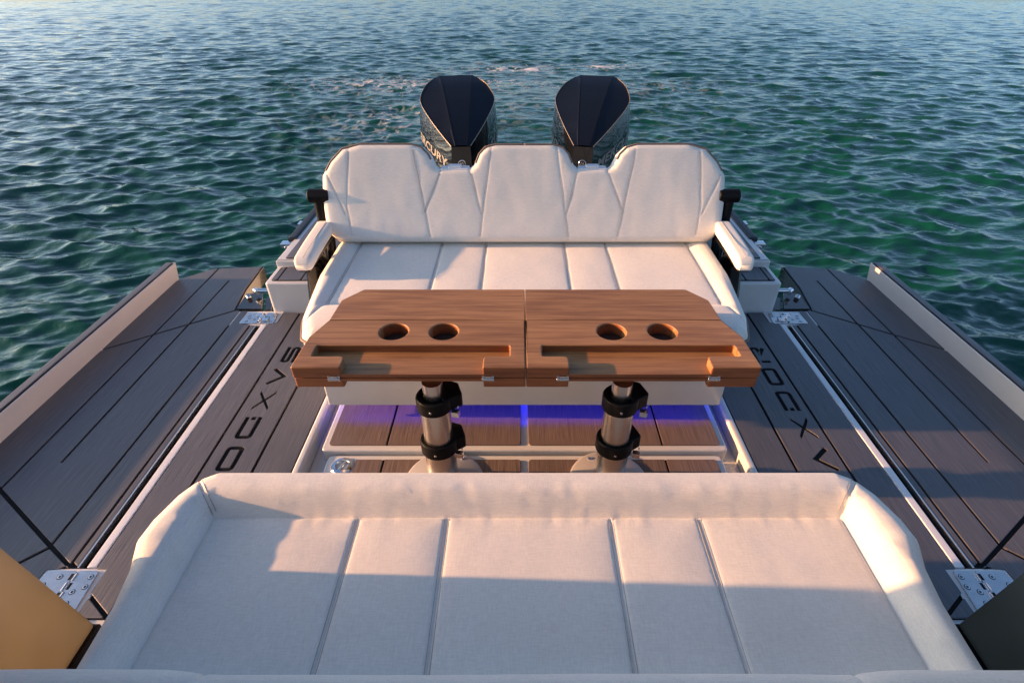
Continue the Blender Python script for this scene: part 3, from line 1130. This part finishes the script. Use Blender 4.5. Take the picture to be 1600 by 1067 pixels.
# --- the near day bed
bed = thing('day_bed', (0, 0.8, -0.02), 'wide cream day bed cushion with a raised border in front of the tables', 'day bed')
ZB = 0.470
def bed_map(x, y, h): return (x, y, ZB + h)
bx, by = 0.930, 0.985
bed_out = [(-1.035, 0.46), (1.035, 0.46), (1.045, 0.70), (1.062, 0.80), (1.092, 0.88), (1.085, 0.95), (1.058, 1.04), (1.020, 1.105), (0.965, 1.135),
           (-0.965, 1.135), (-1.020, 1.105), (-1.058, 1.04), (-1.085, 0.95), (-1.092, 0.88), (-1.062, 0.80), (-1.045, 0.70)]
bed_out = rounded(bed_out, 0.03, 4)
def bed_h(P):
    ax = np.abs(P[:, 0])
    ex = ax - bx
    ey = P[:, 1] - by
    e = np.where((ex > 0) & (ey > 0), np.hypot(np.maximum(ex, 0), np.maximum(ey, 0)), np.maximum(ex, ey))
    up = smoothstep(e / 0.058)
    pk = np.array([noise.noise(Vector((x * 34, 0.0, 2.0))) for x in P[:, 0]]) * np.exp(-np.abs(P[:, 1] - by + 0.008) / 0.030) * (ax < bx)
    return -0.055 * (1 - up) + 0.0030 * pk
cuts = [((-bx, 0.44), (-bx, by)), ((bx, 0.44), (bx, by)), ((-bx, by), (bx, by)), ((-bx, by), (-1.06, 1.16)), ((bx, by), (1.06, 1.16))]
pan = [((x, 0.44), (x, by)) for x in (-0.500, -0.237, 0.246, 0.507)]
def bed_region(x, y):
    if y < by and abs(x) < bx:
        return 'p%d' % sum(x > q for q in (-0.5, -0.237, 0.246, 0.507))
    if y > by and abs(x) < bx + (y - by) * 0.743:
        return 'rear'
    return 'left' if x < 0 else 'right'
bnames = dict(rear='bolster', left='bolster', right='bolster', **{'p%d' % i: 'seat_panel' for i in range(5)})
objs, surf = cushion(bed, bed_out, 0.055, cuts + pan, bed_h, 0.06, bed_map, bed_region, bnames, seed=3)
stitch(bed, surf, [((x, 0.48), (x, by - 0.004)) for x in (-0.500, -0.237, 0.246, 0.507)] + [((s * bx, by + .01), (s * 1.02, 1.105)) for s in (-1, 1)])
g = Geo()
pl_ = [p for p in offset_loop(ccw(resample(bed_out, 0.03)), -0.003)]
tube(g, [(x, y, ZB - 0.060) for x, y in pl_], 0.007, 8, True)
g.build('piping', M['piping'], bed, smooth=180)
g = Geo()
prism(g, offset_loop(ccw(resample(bed_out, 0.05)), 0.03), -0.02, 0.36, 0.01)
g.build('base', M['gelcoat'], bed, smooth=40)

# --- cream backrest top right under the camera
fs = thing('front_seat', (0, 0.44, -0.02), 'cream seat back running along the bottom edge of the picture', 'seat')
def fs_out():
    p = []
    for x in np.linspace(-1.32, 1.32, 67):
        lob = 0.030 * float(smoothstep(np.array([(abs(x) - 0.66) / 0.14]))[0])
        p.append((x, 0.487 + lob + 0.004 * math.sin(x * 5)))
    return [(-1.32, 0.20)] + p + [(1.32, 0.20)]
# section in (x, z): thick roll facing aft
def fs_map(x, z, h): return (x, 0.535 + h - 0.10 * (z - 0.5), z)
fo = ccw(fs_out()[::-1])
objs, surf = cushion(fs, fo, 0.045, [((-0.72, 0.15), (-0.72, 0.60)), ((0.72, 0.15), (0.72, 0.60))], lambda P: np.zeros(len(P)), 0.05,
                     lambda x, z, h: fs_map(x, z, h), lambda x, y: 'p%d' % (0 if x < -0.72 else (1 if x < 0.72 else 2)), {'p0': 'backrest_panel', 'p1': 'backrest_panel', 'p2': 'backrest_panel'}, grid=0.04, seed=9)
for o in objs.values():
    o.data.flip_normals()
g = Geo(); rbox(g, -1.25, 1.25, 0.10, 0.36, -0.02, 0.42, 0.02, seg=3)
g.build('base', M['gelcoat'], fs, smooth=40)

# --- the rear bench
bench = thing('rear_bench', (0, 2.3, 0.0), 'wide cream rear bench with a three part backrest and padded arms', 'bench')
ZS = 0.505
sx, sy = 0.900, 2.075
bo = rounded([(-1.032, 2.80), (-1.028, 2.36), (-0.985, 1.98), (-0.945, 1.845), (-0.90, 1.812), (0.90, 1.812), (0.945, 1.845), (0.985, 1.98), (1.028, 2.36), (1.032, 2.80)], 0.03, 4)
def bench_h(P):
    ax = np.abs(P[:, 0])
    e = np.maximum(ax - sx, sy - P[:, 1])
    return -0.016 * (1 - smoothstep(e / 0.05))
bcut = [((-sx, sy), (-sx, 2.82)), ((sx, sy), (sx, 2.82)), ((-sx, sy), (sx, sy)), ((-sx, sy), (-0.985, 1.80)), ((sx, sy), (0.985, 1.80))]
bpan = [((x, sy), (x, 2.82)) for x in (-0.450, -0.207, 0.222, 0.452)]
def bench_region(x, y):
    if abs(x) < sx and y > sy:
        return 'p%d' % sum(x > q for q in (-0.45, -0.207, 0.222, 0.452))
    if y < sy and abs(x) < sx + (sy - y) * 0.309:
        return 'front'
    return 'left' if x < 0 else 'right'
objs, surf = cushion(bench, bo, 0.05, bcut + bpan, bench_h, 0.09, lambda x, y, h: (x, y, ZS + h), bench_region,
                     dict(front='bolster', left='bolster', right='bolster', **{'p%d' % i: 'seat_panel' for i in range(5)}), seed=5)
stitch(bench, surf, [((x, sy + .01), (x, 2.72)) for x in (-0.450, -0.207, 0.222, 0.452)] + [((s * sx, sy), (s * sx, 2.72)) for s in (-1, 1)])
g = Geo()
tube(g, [(x, y, ZS - 0.052) for x, y in offset_loop(ccw(resample(bo, 0.03)), -0.003)], 0.007, 8, True)
g.build('piping', M['piping'], bench, smooth=180)
g = Geo()
rbox(g, -0.915, 0.915, 1.880, 2.80, 0.118, 0.372, 0.006, seg=2)
rbox(g, -0.918, 0.918, 1.862, 1.8795, 0.064, 0.372, 0.006, 0.008, seg=3, bb=0.004)
for sg in (-1, 1): rbox(g, sg * 0.900, sg * 0.918, 1.8805, 2.79, 0.072, 0.117, 0.002)
rbox(g, -0.85, 0.85, 2.0, 2.78, -0.05, 0.106, 0.002)
g.build('base', M['gelcoat'], bench, smooth=40)

# backrest: plane leaning aft
ux = 1 / math.sqrt(1 + 0.16)
def back_map(x, v, h):
    zz = 0.520 + v * ux
    return (x, 2.660 + v * ux * 0.4 - h * ux, zz + h * ux * 0.4)
def zv(z): return (z - 0.52) / ux
half = [(0.0, .996), (0.150, .996), (0.205, .984), (0.240, .950), (0.264, .898), (0.283, .884), (0.450, .884), (0.470, .898), (0.497, .950), (0.535, .984), (0.590, .998),
        (0.860, .998), (0.955, .976), (1.022, .915), (1.070, .845), (1.079, .74), (1.072, .63), (1.050, .560), (1.005, .524)]
bkl = [(x, zv(z)) for x, z in half]
bk_out = ccw(bkl + [(-x, z) for x, z in bkl[::-1] if x > 0])
bseam = []
for s in (-1, 1):
    for a, b in (((0.583, .968), (0.533, .70)), ((0.533, .70), (0.503, .535)), ((0.438, .872), (0.533, .668)), ((0.284, .872), (0.226, .66)),
                 ((0.172, .975), (0.216, .70)), ((0.216, .70), (0.240, .535)), ((0.917, .975), (0.945, .70)), ((0.945, .70), (0.928, .56)), ((1.040, .850), (0.953, .66))):
        bseam.append(((s * a[0], zv(a[1])), (s * b[0], zv(b[1]))))
objs, surf = cushion(bench, bk_out, 0.035, [], lambda P: np.zeros(len(P)), 0.065, lambda x, v, h: back_map(x, v, h), lambda x, y: 'b', {'b': 'backrest'}, soft=bseam, depth=0.0012, seed=8, grid=0.02, plump=0.0010)
backrest = objs['b']
stitch(backrest, surf, bseam, offs=(-0.003, 0.003), r=0.0008)
# brown piping along the upper edge of each of the three humps
g = Geo()
for lo_, hi_, s in ((0.0, 0.262, 1), (0.0, 0.262, -1), (0.480, 1.06, 1), (0.480, 1.06, -1)):
    pth = []
    for (x, v) in resample(bkl, 0.012)[:-40]:
        z = 0.52 + v * ux
        if lo_ <= x <= hi_ and z > 0.865:
            pth.append((s * x, v))
    L = [Vector(p) for p in pth]
    pth2 = []
    for i, p in enumerate(L):
        a, b = L[max(i - 1, 0)], L[min(i + 1, len(L) - 1)]
        tdir = (b - a).normalized()
        nn = Vector((tdir.y, -tdir.x)) * s
        q = p + nn * 0.006
        pth2.append(back_map(q.x, q.y, -0.012))
    tube(g, pth2, 0.0050, 8)
g.build('piping', M['piping'], backrest, smooth=180)
for s in (-1, 1):
    mt = Matrix.Translation(back_map(s * 0.364, zv(0.884), -0.035))
    g = Geo()
    rbox(g, -0.075, 0.075, -0.03, 0.03, -0.012, 0.004, 0.004, 0.01, mtx=mt)
    rbox(g, -0.034, 0.034, -0.024, 0.02, 0.002, 0.016, 0.004, 0.006, mtx=mt)
    g.build('latch', M['white_plastic'], bench, smooth=40)

# arms, posts and brackets
for s in (-1, 1):
    g = Geo()
    # padded arm: rounded bar sloping slightly down forward
    n = 14
    prof = rounded([(-0.042, -0.030), (0.042, -0.030), (0.042, 0.034), (-0.042, 0.034)], 0.016, 4)
    ys = np.linspace(0, 1, 26)
    V, F = [], []
    for k, u in enumerate(ys):
        e = min(u, 1 - u) * 0.44
        sc = math.sqrt(max(0.0, 1 - max(0, 1 - e / 0.034) ** 2)) if e < 0.034 else 1
        sc = max(sc, 0.25)
        yy = 2.300 + 0.435 * u
        zc = 0.575 + 0.018 * u
        for (a, b) in prof:
            V.append((s * 1.073 + a * (0.6 + 0.4 * sc), yy, zc + (b * sc if b > 0 else b * (0.6 + .4 * sc)) - 0.012 * (1 - u) ** 4))
    m = len(prof)
    for k in range(len(ys) - 1):
        for i in range(m):
            j = (i + 1) % m
            F.append((k * m + i, k * m + j, (k + 1) * m + j, (k + 1) * m + i))
    F += [tuple(range(m))[::-1], tuple((len(ys) - 1) * m + i for i in range(m))]
    g.add(V, F)
    ao = g.build('armrest', M['fabric'], bench, smooth=50)
    bm = bmesh.new(); bm.from_mesh(ao.data); bmesh.ops.recalc_face_normals(bm, faces=bm.faces); bm.to_mesh(ao.data); bm.free()
    g = Geo()
    tube(g, [(s * 1.062, 2.31 + 0.03 * k, 0.6105 + 0.00124 * 0.03 / 0.435 * k * 14 - (0.004 if k < 2 else 0)) for k in range(14)], 0.0014, 5)
    g.build('stitching', M['thread'], ao)
    g = Geo()
    rbox(g, s * 1.045, s * 1.100, 2.315, 2.76, 0.528, 0.546, 0.004)
    # bracket: two flat bars meeting at the post
    for (p0, p1, w) in (((s * 1.072, 2.74, 0.53), (s * 1.072, 2.66, 0.24), 0.026), ((s * 1.072, 2.52, 0.53), (s * 1.072, 2.68, 0.36), 0.016)):
        rod(g, p0, p1, w, 12)
    g.build('arm_bracket', M['black'], bench, smooth=40)
    g = Geo()
    rod(g, (s * 1.040, 2.775, 0.742), (s * 1.152, 2.775, 0.742), 0.037, 24, 0.004)
    rod(g, (s * 1.105, 2.775, 0.72), (s * 1.098, 2.74, 0.10), 0.028, 20, 0.003)
    g.build('post', M['black'], bench, smooth=40)
    # smoked side plate under the arm
    mt = Matrix(((0, 0, 1, s * 1.115), (1, 0, 0, 0), (0, 1, 0, 0), (0, 0, 0, 1)))
    g = Geo(); prism(g, rounded([(2.30, 0.08), (2.68, 0.08), (2.70, 0.47), (2.44, 0.47)], 0.01, 3), -0.005, 0.005, 0.0015, mtx=mt)
    g.build('side_plate', M['dark_gloss'], bench)

# blue strip light under the front of the bench
led = thing('led_strip', (0, 1.905, 0.10), 'blue strip light glowing under the front edge of the rear bench', 'light')
g = Geo(); rbox(g, -0.892, 0.892, 1.912, 1.944, 0.110, 0.1175, 0.001)
g.build('strip', M['led'], led)
g = Geo(); rbox(g, -0.895, 0.895, 1.945, 1.952, 0.100, 0.1175, 0.001)
g.build('channel', M['alu'], led)

# ------------------------------------------------------------------ tables
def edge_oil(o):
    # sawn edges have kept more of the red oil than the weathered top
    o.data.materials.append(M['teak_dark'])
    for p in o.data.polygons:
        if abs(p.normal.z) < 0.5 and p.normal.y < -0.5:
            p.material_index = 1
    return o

def table(s, lab, px):
    t = thing('folding_table', (px, 1.46, -0.02), lab, 'table', 'folding teak tables on steel posts')
    xi, zt = 0.0010, 0.624
    def sxy(p): return [(s * x, y) for x, y in p]
    yj = 1.735
    # two glued boards in the upper leaf
    rear = [(xi, yj + .0006), (0.763, yj + .0006), (0.756, 1.885), (0.684, 1.975), (xi, 1.975)]
    g = Geo(); prism(g, rounded(sxy(rear), [0.003, 0.001, 0.02, 0.02, 0.003], 4), zt - 0.046, zt, 0.003, seg=3)
    g.build('rear_board', M['teak'], t, smooth=40)
    front = [(xi, 1.437), (0.150, 1.437), (0.150, 1.503), (0.058, 1.503), (0.058, 1.568), (0.758, 1.568), (0.758, 1.503), (0.640, 1.503), (0.640, 1.437), (0.812, 1.437), (0.806, 1.62), (0.764, yj - .0006), (xi, yj - .0006)]
    fr = rounded(sxy(front), [0.006, 0.006, 0.02, 0.006, 0.008, 0.008, 0.006, 0.02, 0.006, 0.008, 0.01, 0.001, 0.001], 4)
    cups = []
    for cx in ((0.308, 0.497) if s < 0 else (0.324, 0.516)):
        cups.append([(s * cx + 0.055 * math.cos(a), 1.657 + 0.055 * math.sin(a)) for a in np.linspace(0, 2 * math.pi, 37)[:-1]])
    g = Geo()
    prism(g, fr, zt - 0.031, zt, 0.005, cups, seg=4)
    low = [(xi, 1.437), (0.812, 1.437), (0.806, 1.62), (0.764, yj - .0006), (xi, yj - .0006)]
    prism(g, rounded(sxy(low), [0.006, 0.008, 0.01, 0.001, 0.001], 4), zt - 0.046, zt - 0.031, 0.0004, cups)
    edge_oil(g.build('front_board', M['teak'], t, smooth=40))
    # under leaf, folded below, its own hand slot mirrored downward
    und = [(xi, 1.440), (0.150, 1.440), (0.150, 1.50), (0.640, 1.50), (0.640, 1.440), (0.810, 1.440), (0.804, 1.62), (0.755, 1.885), (0.684, 1.972), (xi, 1.972)]
    g = Geo()
    prism(g, rounded(sxy(und), 0.006, 3), zt - 0.093, zt - 0.064, 0.0004, seg=1, bb=0.004)
    full = [(xi, 1.440), (0.810, 1.440), (0.804, 1.62), (0.755, 1.885), (0.684, 1.972), (xi, 1.972)]
    prism(g, rounded(sxy(full), 0.006, 3), zt - 0.064, zt - 0.0515, 0.001)
    g.build('under_leaf', M['teak_dark'], t, smooth=40)
    for cup in cups:
        g = Geo(); prism(g, offset_loop(ccw(cup), -0.001), zt - 0.0512, zt - 0.0475, 0.0004)
        g.build('cup_bottom', M['cup'], t)
    # small hinges on the front edge
    for hx in (0.640 + 0.028, 0.150 - 0.018) if s < 0 else (0.128, 0.654):
        g = Geo()
        cx = s * hx
        rbox(g, cx - 0.012, cx + 0.012, 1.4315, 1.4405, zt - 0.057, zt - 0.037, 0.001)
        rod(g, (cx - 0.021, 1.4315, zt - 0.0478), (cx + 0.021, 1.4315, zt - 0.0478), 0.0042, 10)
        rbox(g, cx - 0.021, cx - 0.013, 1.433, 1.4405, zt - 0.059, zt - 0.036, 0.001)
        rbox(g, cx + 0.013, cx + 0.021, 1.433, 1.4405, zt - 0.059, zt - 0.036, 0.001)
        g.build('hinge', M['steel'], t, smooth=40)
    # telescopic post
    b = Matrix.Translation((px, 1.478, -0.0155))
    g = Geo()
    lathe(g, [(0.165, 0), (0.165, 0.004), (0.155, 0.010), (0.085, 0.018), (0.068, 0.022)], 48, b)
    bp = g.build('base_plate', M['plate'], t, smooth=40)
    for a in (60, 120, 200, 250, 310, 0):
        g = Geo(); lathe(g, [(0.009, 0), (0.009, 0.003), (0.006, 0.005), (0.003, 0.003)], 12, Matrix.Translation((px + 0.135 * math.cos(R(a)), 1.478 + 0.135 * math.sin(R(a)), -0.0035)))
        g.build('bolt', M['steel'], bp)
    for nm, r_, z0, z1 in (('lower_tube', 0.0615, 0.020, 0.235), ('middle_tube', 0.0555, 0.23, 0.452), ('upper_tube', 0.0375, 0.44, 0.545)):
        g = Geo(); rad = [(r_ + (0.004 if nm == 'lower_tube' else 0), z0), (r_, z0 + 0.012), (r_, z1)]
        lathe(g, rad, 48, b)
        g.build(nm, M['alu'], t, smooth=40)
    for zc, rr_ in ((0.235, 0.0725), (0.452, 0.067)):
        g = Geo()
        bb_ = Matrix.Translation((px, 1.478, zc - 0.0155))
        lathe(g, [(rr_ - 0.010, -0.030), (rr_, -0.026), (rr_, 0.022), (rr_ - 0.004, 0.028), (rr_ - 0.013, 0.028), (rr_ - 0.018, 0.012)], 44, bb_)
        # clamp block with its lever, behind and to the right
        mt = bb_ @ Matrix.Rotation(R(24), 4, 'Z')
        ear = rounded([(0.020, -0.052), (0.098, -0.040), (0.104, 0.030), (0.075, 0.060), (0.020, 0.066)], 0.014, 4)
        prism(g, ear, -0.030, 0.030, 0.006, seg=3, mtx=mt, bb=0.004)
        cl = g.build('clamp', M['black'], t, smooth=40)
        g = Geo()
        mt2 = bb_ @ Matrix.Rotation(R(-12), 4, 'Z')
        rbox(g, 0.074, 0.102, -0.034, -0.012, -0.036, -0.014, 0.003, mtx=mt2)
        g.build('clamp_catch', M['chrome'], cl, smooth=40)
        for an in (-95, -20, 40):
            g = Geo()
            d = Vector((math.cos(R(an)), math.sin(R(an)), 0))
            rq = rr_ if an < -50 else 0.098
            rod(g, Vector((px, 1.478, zc - 0.018)) + d * (rq - 0.003), Vector((px, 1.478, zc - 0.018)) + d * (rq + 0.002), 0.005, 10)
            g.build('rivet', M['steel'], cl)
    return t
table(-1, 'left teak folding table on a steel post, sunnier top', -0.338)
table(1, 'right teak folding table on a steel post, darker top', 0.350)

# ------------------------------------------------------------------ outboard engines
def engine(fx, yaw, lab):
    t = thing('outboard_engine', (fx, 3.20, WZ), lab, 'outboard engine', 'twin outboard engines at the stern')
    root = Matrix.Translation((fx, 3.20, 0)) @ Matrix.Rotation(R(yaw), 4, 'Z')
    # plan half-outline of the cowl top edge: (half width, y, z)
    top = [(0.056, 0.0, 0.884), (0.110, 0.095, 0.930), (0.170, 0.205, 0.988), (0.220, 0.325, 1.045), (0.226, 0.395, 1.082), (0.190, 0.490, 1.132), (0.130, 0.580, 1.160)]
    ridge = [(0.030, 0.0, 0.889), (0.044, 0.095, 0.948), (0.058, 0.205, 1.010), (0.072, 0.325, 1.070), (0.080, 0.395, 1.101), (0.090, 0.490, 1.140), (0.104, 0.590, 1.170)]
    rid2 = [(0.036, 0.0, 0.885), (0.056, 0.095, 0.941), (0.076, 0.205, 1.004), (0.093, 0.325, 1.063), (0.101, 0.395, 1.095), (0.110, 0.490, 1.134), (0.118, 0.588, 1.165)]
    def fine_(arr, k=5):
        P_ = [Vector(q) for q in arr]
        out = []
        for i in range(len(P_) - 1):
            p0, p1, p2, p3 = P_[max(i - 1, 0)], P_[i], P_[i + 1], P_[min(i + 2, len(P_) - 1)]
            for j in range(k):
                u = j / k
                out.append(tuple(0.5 * ((2 * p1) + (p2 - p0) * u + (2 * p0 - 5 * p1 + 4 * p2 - p3) * u * u + (3 * p1 - p0 - 3 * p2 + p3) * u ** 3)))
        return out + [tuple(P_[-1])]
    top, ridge, rid2 = fine_(top), fine_(ridge), fine_(rid2)
    n = len(top)
    # matt top: centre panel, two ridge steps, two side facets
    g = Geo()
    cols = []
    for sgn, arr in ((-1, top), (-1, rid2), (-1, ridge), (1, ridge), (1, rid2), (1, top)):
        cols.append([(sgn * a, y, z) for a, y, z in arr])
    V = [p for c in cols for p in c]
    F = []
    for c in range(5):
        for i in range(n - 1):
            F.append((c * n + i, (c + 1) * n + i, (c + 1) * n + i + 1, c * n + i + 1))
    # rear fall of the lid
    b0 = len(V)
    rear = [(cols[c][-1][0] * 1.02, 0.68, cols[c][-1][2] - 0.05) for c in range(6)]
    V += rear
    for c in range(5):
        F.append((c * n + n - 1, (c + 1) * n + n - 1, b0 + c + 1, b0 + c))
    g.add(V, F, root)
    lid = g.build('cowl_lid', M['navy'], t, smooth=14)
    # gloss body below: rings of the closed outline
    ring0 = [(-a, y, z) for a, y, z in top[::-1]] + [(a, y, z) for a, y, z in top]
    ring0 = [(-0.130, 0.68, 1.105)] + ring0 + [(0.130, 0.68, 1.105)]
    m = len(ring0)
    def ring(fx_, dz, zmin, fy=0.0, fzl=None):
        out = []
        for (x, y, z) in ring0:
            zz = z - dz if fzl is None else fzl
            out.append((x * fx_, y + fy * (0.35 - y), max(zz, zmin)))
        return out
    rings = [ring(1.0, 0.003, 0), ring(1.035, 0.05, 0), ring(1.065, 0.12, 0), ring(1.07, 0, 0, 0.0, 0.72), ring(1.03, 0, 0, 0.03, 0.60), ring(0.90, 0, 0, 0.10, 0.46)]
    for k in (3,):
        pass
    V = [p for r_ in rings for p in r_]
    F = []
    for k in range(len(rings) - 1):
        for i in range(m):
            j = (i + 1) % m
            F.append((k * m + j, k * m + i, (k + 1) * m + i, (k + 1) * m + j))
    F.append(tuple((len(rings) - 1) * m + i for i in range(m)))
    g = Geo(); g.add(V, F, root)
    body = g.build('cowl_body', M['gloss_black'], t, smooth=48)
    bm = bmesh.new(); bm.from_mesh(body.data); bmesh.ops.recalc_face_normals(bm, faces=bm.faces); bm.to_mesh(body.data); bm.free()
    bvh = BVHTree.FromPolygons([tuple(v.co + wloc(body)) for v in body.data.vertices], [tuple(p.vertices) for p in body.data.polygons])
    # bronze edge line
    g = Geo()
    for sgn in (-1, 1):
        tube(g, [root @ Vector((sgn * (a + 0.001), y, z + 0.001)) for a, y, z in top], 0.0022, 6)
    g.build('trim_line', M['trim'], body)
    g = Geo()
    for sgn in (-1, 1):
        tube(g, [root @ Vector((sgn * (a + 0.002), y, z + 0.0005)) for a, y, z in ridge], 0.0013, 5)
    g.build('lid_seam', M['caulk'], lid)
    # midsection and mounting bracket down to the water
    g = Geo()
    prism(g, rounded([(-0.11, 0.10), (0.11, 0.10), (0.13, 0.35), (0.06, 0.62), (-0.06, 0.62), (-0.13, 0.35)], 0.04, 4), -0.75, 0.47, 0.01, mtx=root)
    rbox(g, -0.14, 0.14, -0.14, 0.16, -0.2, 0.42, 0.02, mtx=root)
    g.build('midsection', M['black'], t, smooth=40)
    # name on both flanks
    for sgn in (-1, 1):
        cu = bpy.data.curves.new('name_lettering', 'FONT')
        cu.body = 'MERCURY'
        cu.size = 0.072
        cu.shear = 0.18
        cu.offset = 0.0022
        cu.space_character = 1.02
        to = bpy.data.objects.new('name_lettering', cu)
        col.objects.link(to)
        dg = bpy.context.evaluated_depsgraph_get()
        me = bpy.data.meshes.new_from_object(to.evaluated_get(dg))
        bpy.data.objects.remove(to)
        bm = bmesh.new(); bm.from_mesh(me)
        bmesh.ops.triangulate(bm, faces=bm.faces)
        for _ in range(2):
            le = [e for e in bm.edges if e.calc_length() > 0.02]
            bmesh.ops.subdivide_edges(bm, edges=le, cuts=1)
            bmesh.ops.triangulate(bm, faces=bm.faces)
        xs = [v.co.x for v in bm.verts]
        wdt = max(xs)
        bad = []
        for v in bm.verts:
            a, b = v.co.x, v.co.y
            al = a / wdt                                        # 0..1 along the word
            y = 0.035 + (al if sgn > 0 else 1 - al) * 0.40
            z = 0.735 + b + 0.30 * y
            org = root @ Vector((sgn * 0.8, y, z))
            dr = root.to_3x3() @ Vector((-sgn, 0, 0))
            hit, nn, _, _ = bvh.ray_cast(org, dr)
            if hit is None:
                hit = root @ Vector((sgn * 0.2, y, z)); nn = -dr
            v.co = hit + (nn if nn.dot(dr) < 0 else -nn) * 0.0025 - wloc(body)
        bm.to_mesh(me); bm.free()
        me.materials.append(M['decal'])
        no = bpy.data.objects.new('name_lettering', me)
        col.objects.link(no); no.parent = body
    # round badge on the front
    def fr(z): 
        return bvh.ray_cast(root @ Vector((0, -0.6, z)), root.to_3x3() @ Vector((0, 1, 0)))[0]
    hp = fr(0.782)
    mt = Matrix.Translation(hp) @ Matrix.Rotation(R(yaw), 4, 'Z') @ Matrix.Rotation(R(80), 4, 'X')
    g = Geo()
    ringp = [mt @ Vector((0.021 * math.cos(a), 0.021 * math.sin(a), 0.004)) for a in np.linspace(0, 2 * math.pi, 29)[:-1]]
    tube(g, ringp, 0.0032, 8, True)
    for pts in ([(-0.012, -0.009), (-0.005, 0.010), (0.0, -0.004), (0.005, 0.010), (0.012, -0.009)],):
        for lp in stroke(pts, 0.0045):
            prism(g, lp, 0.001, 0.005, 0.0005, mtx=mt)
    g.build('badge', M['chrome'], body, smooth=40)
    return t
engine(-0.367, 6.5, 'left black outboard engine with a navy faceted lid, warm reflections on its side')
engine(0.352, -12.0, 'right black outboard engine with a navy faceted lid turned slightly outward')
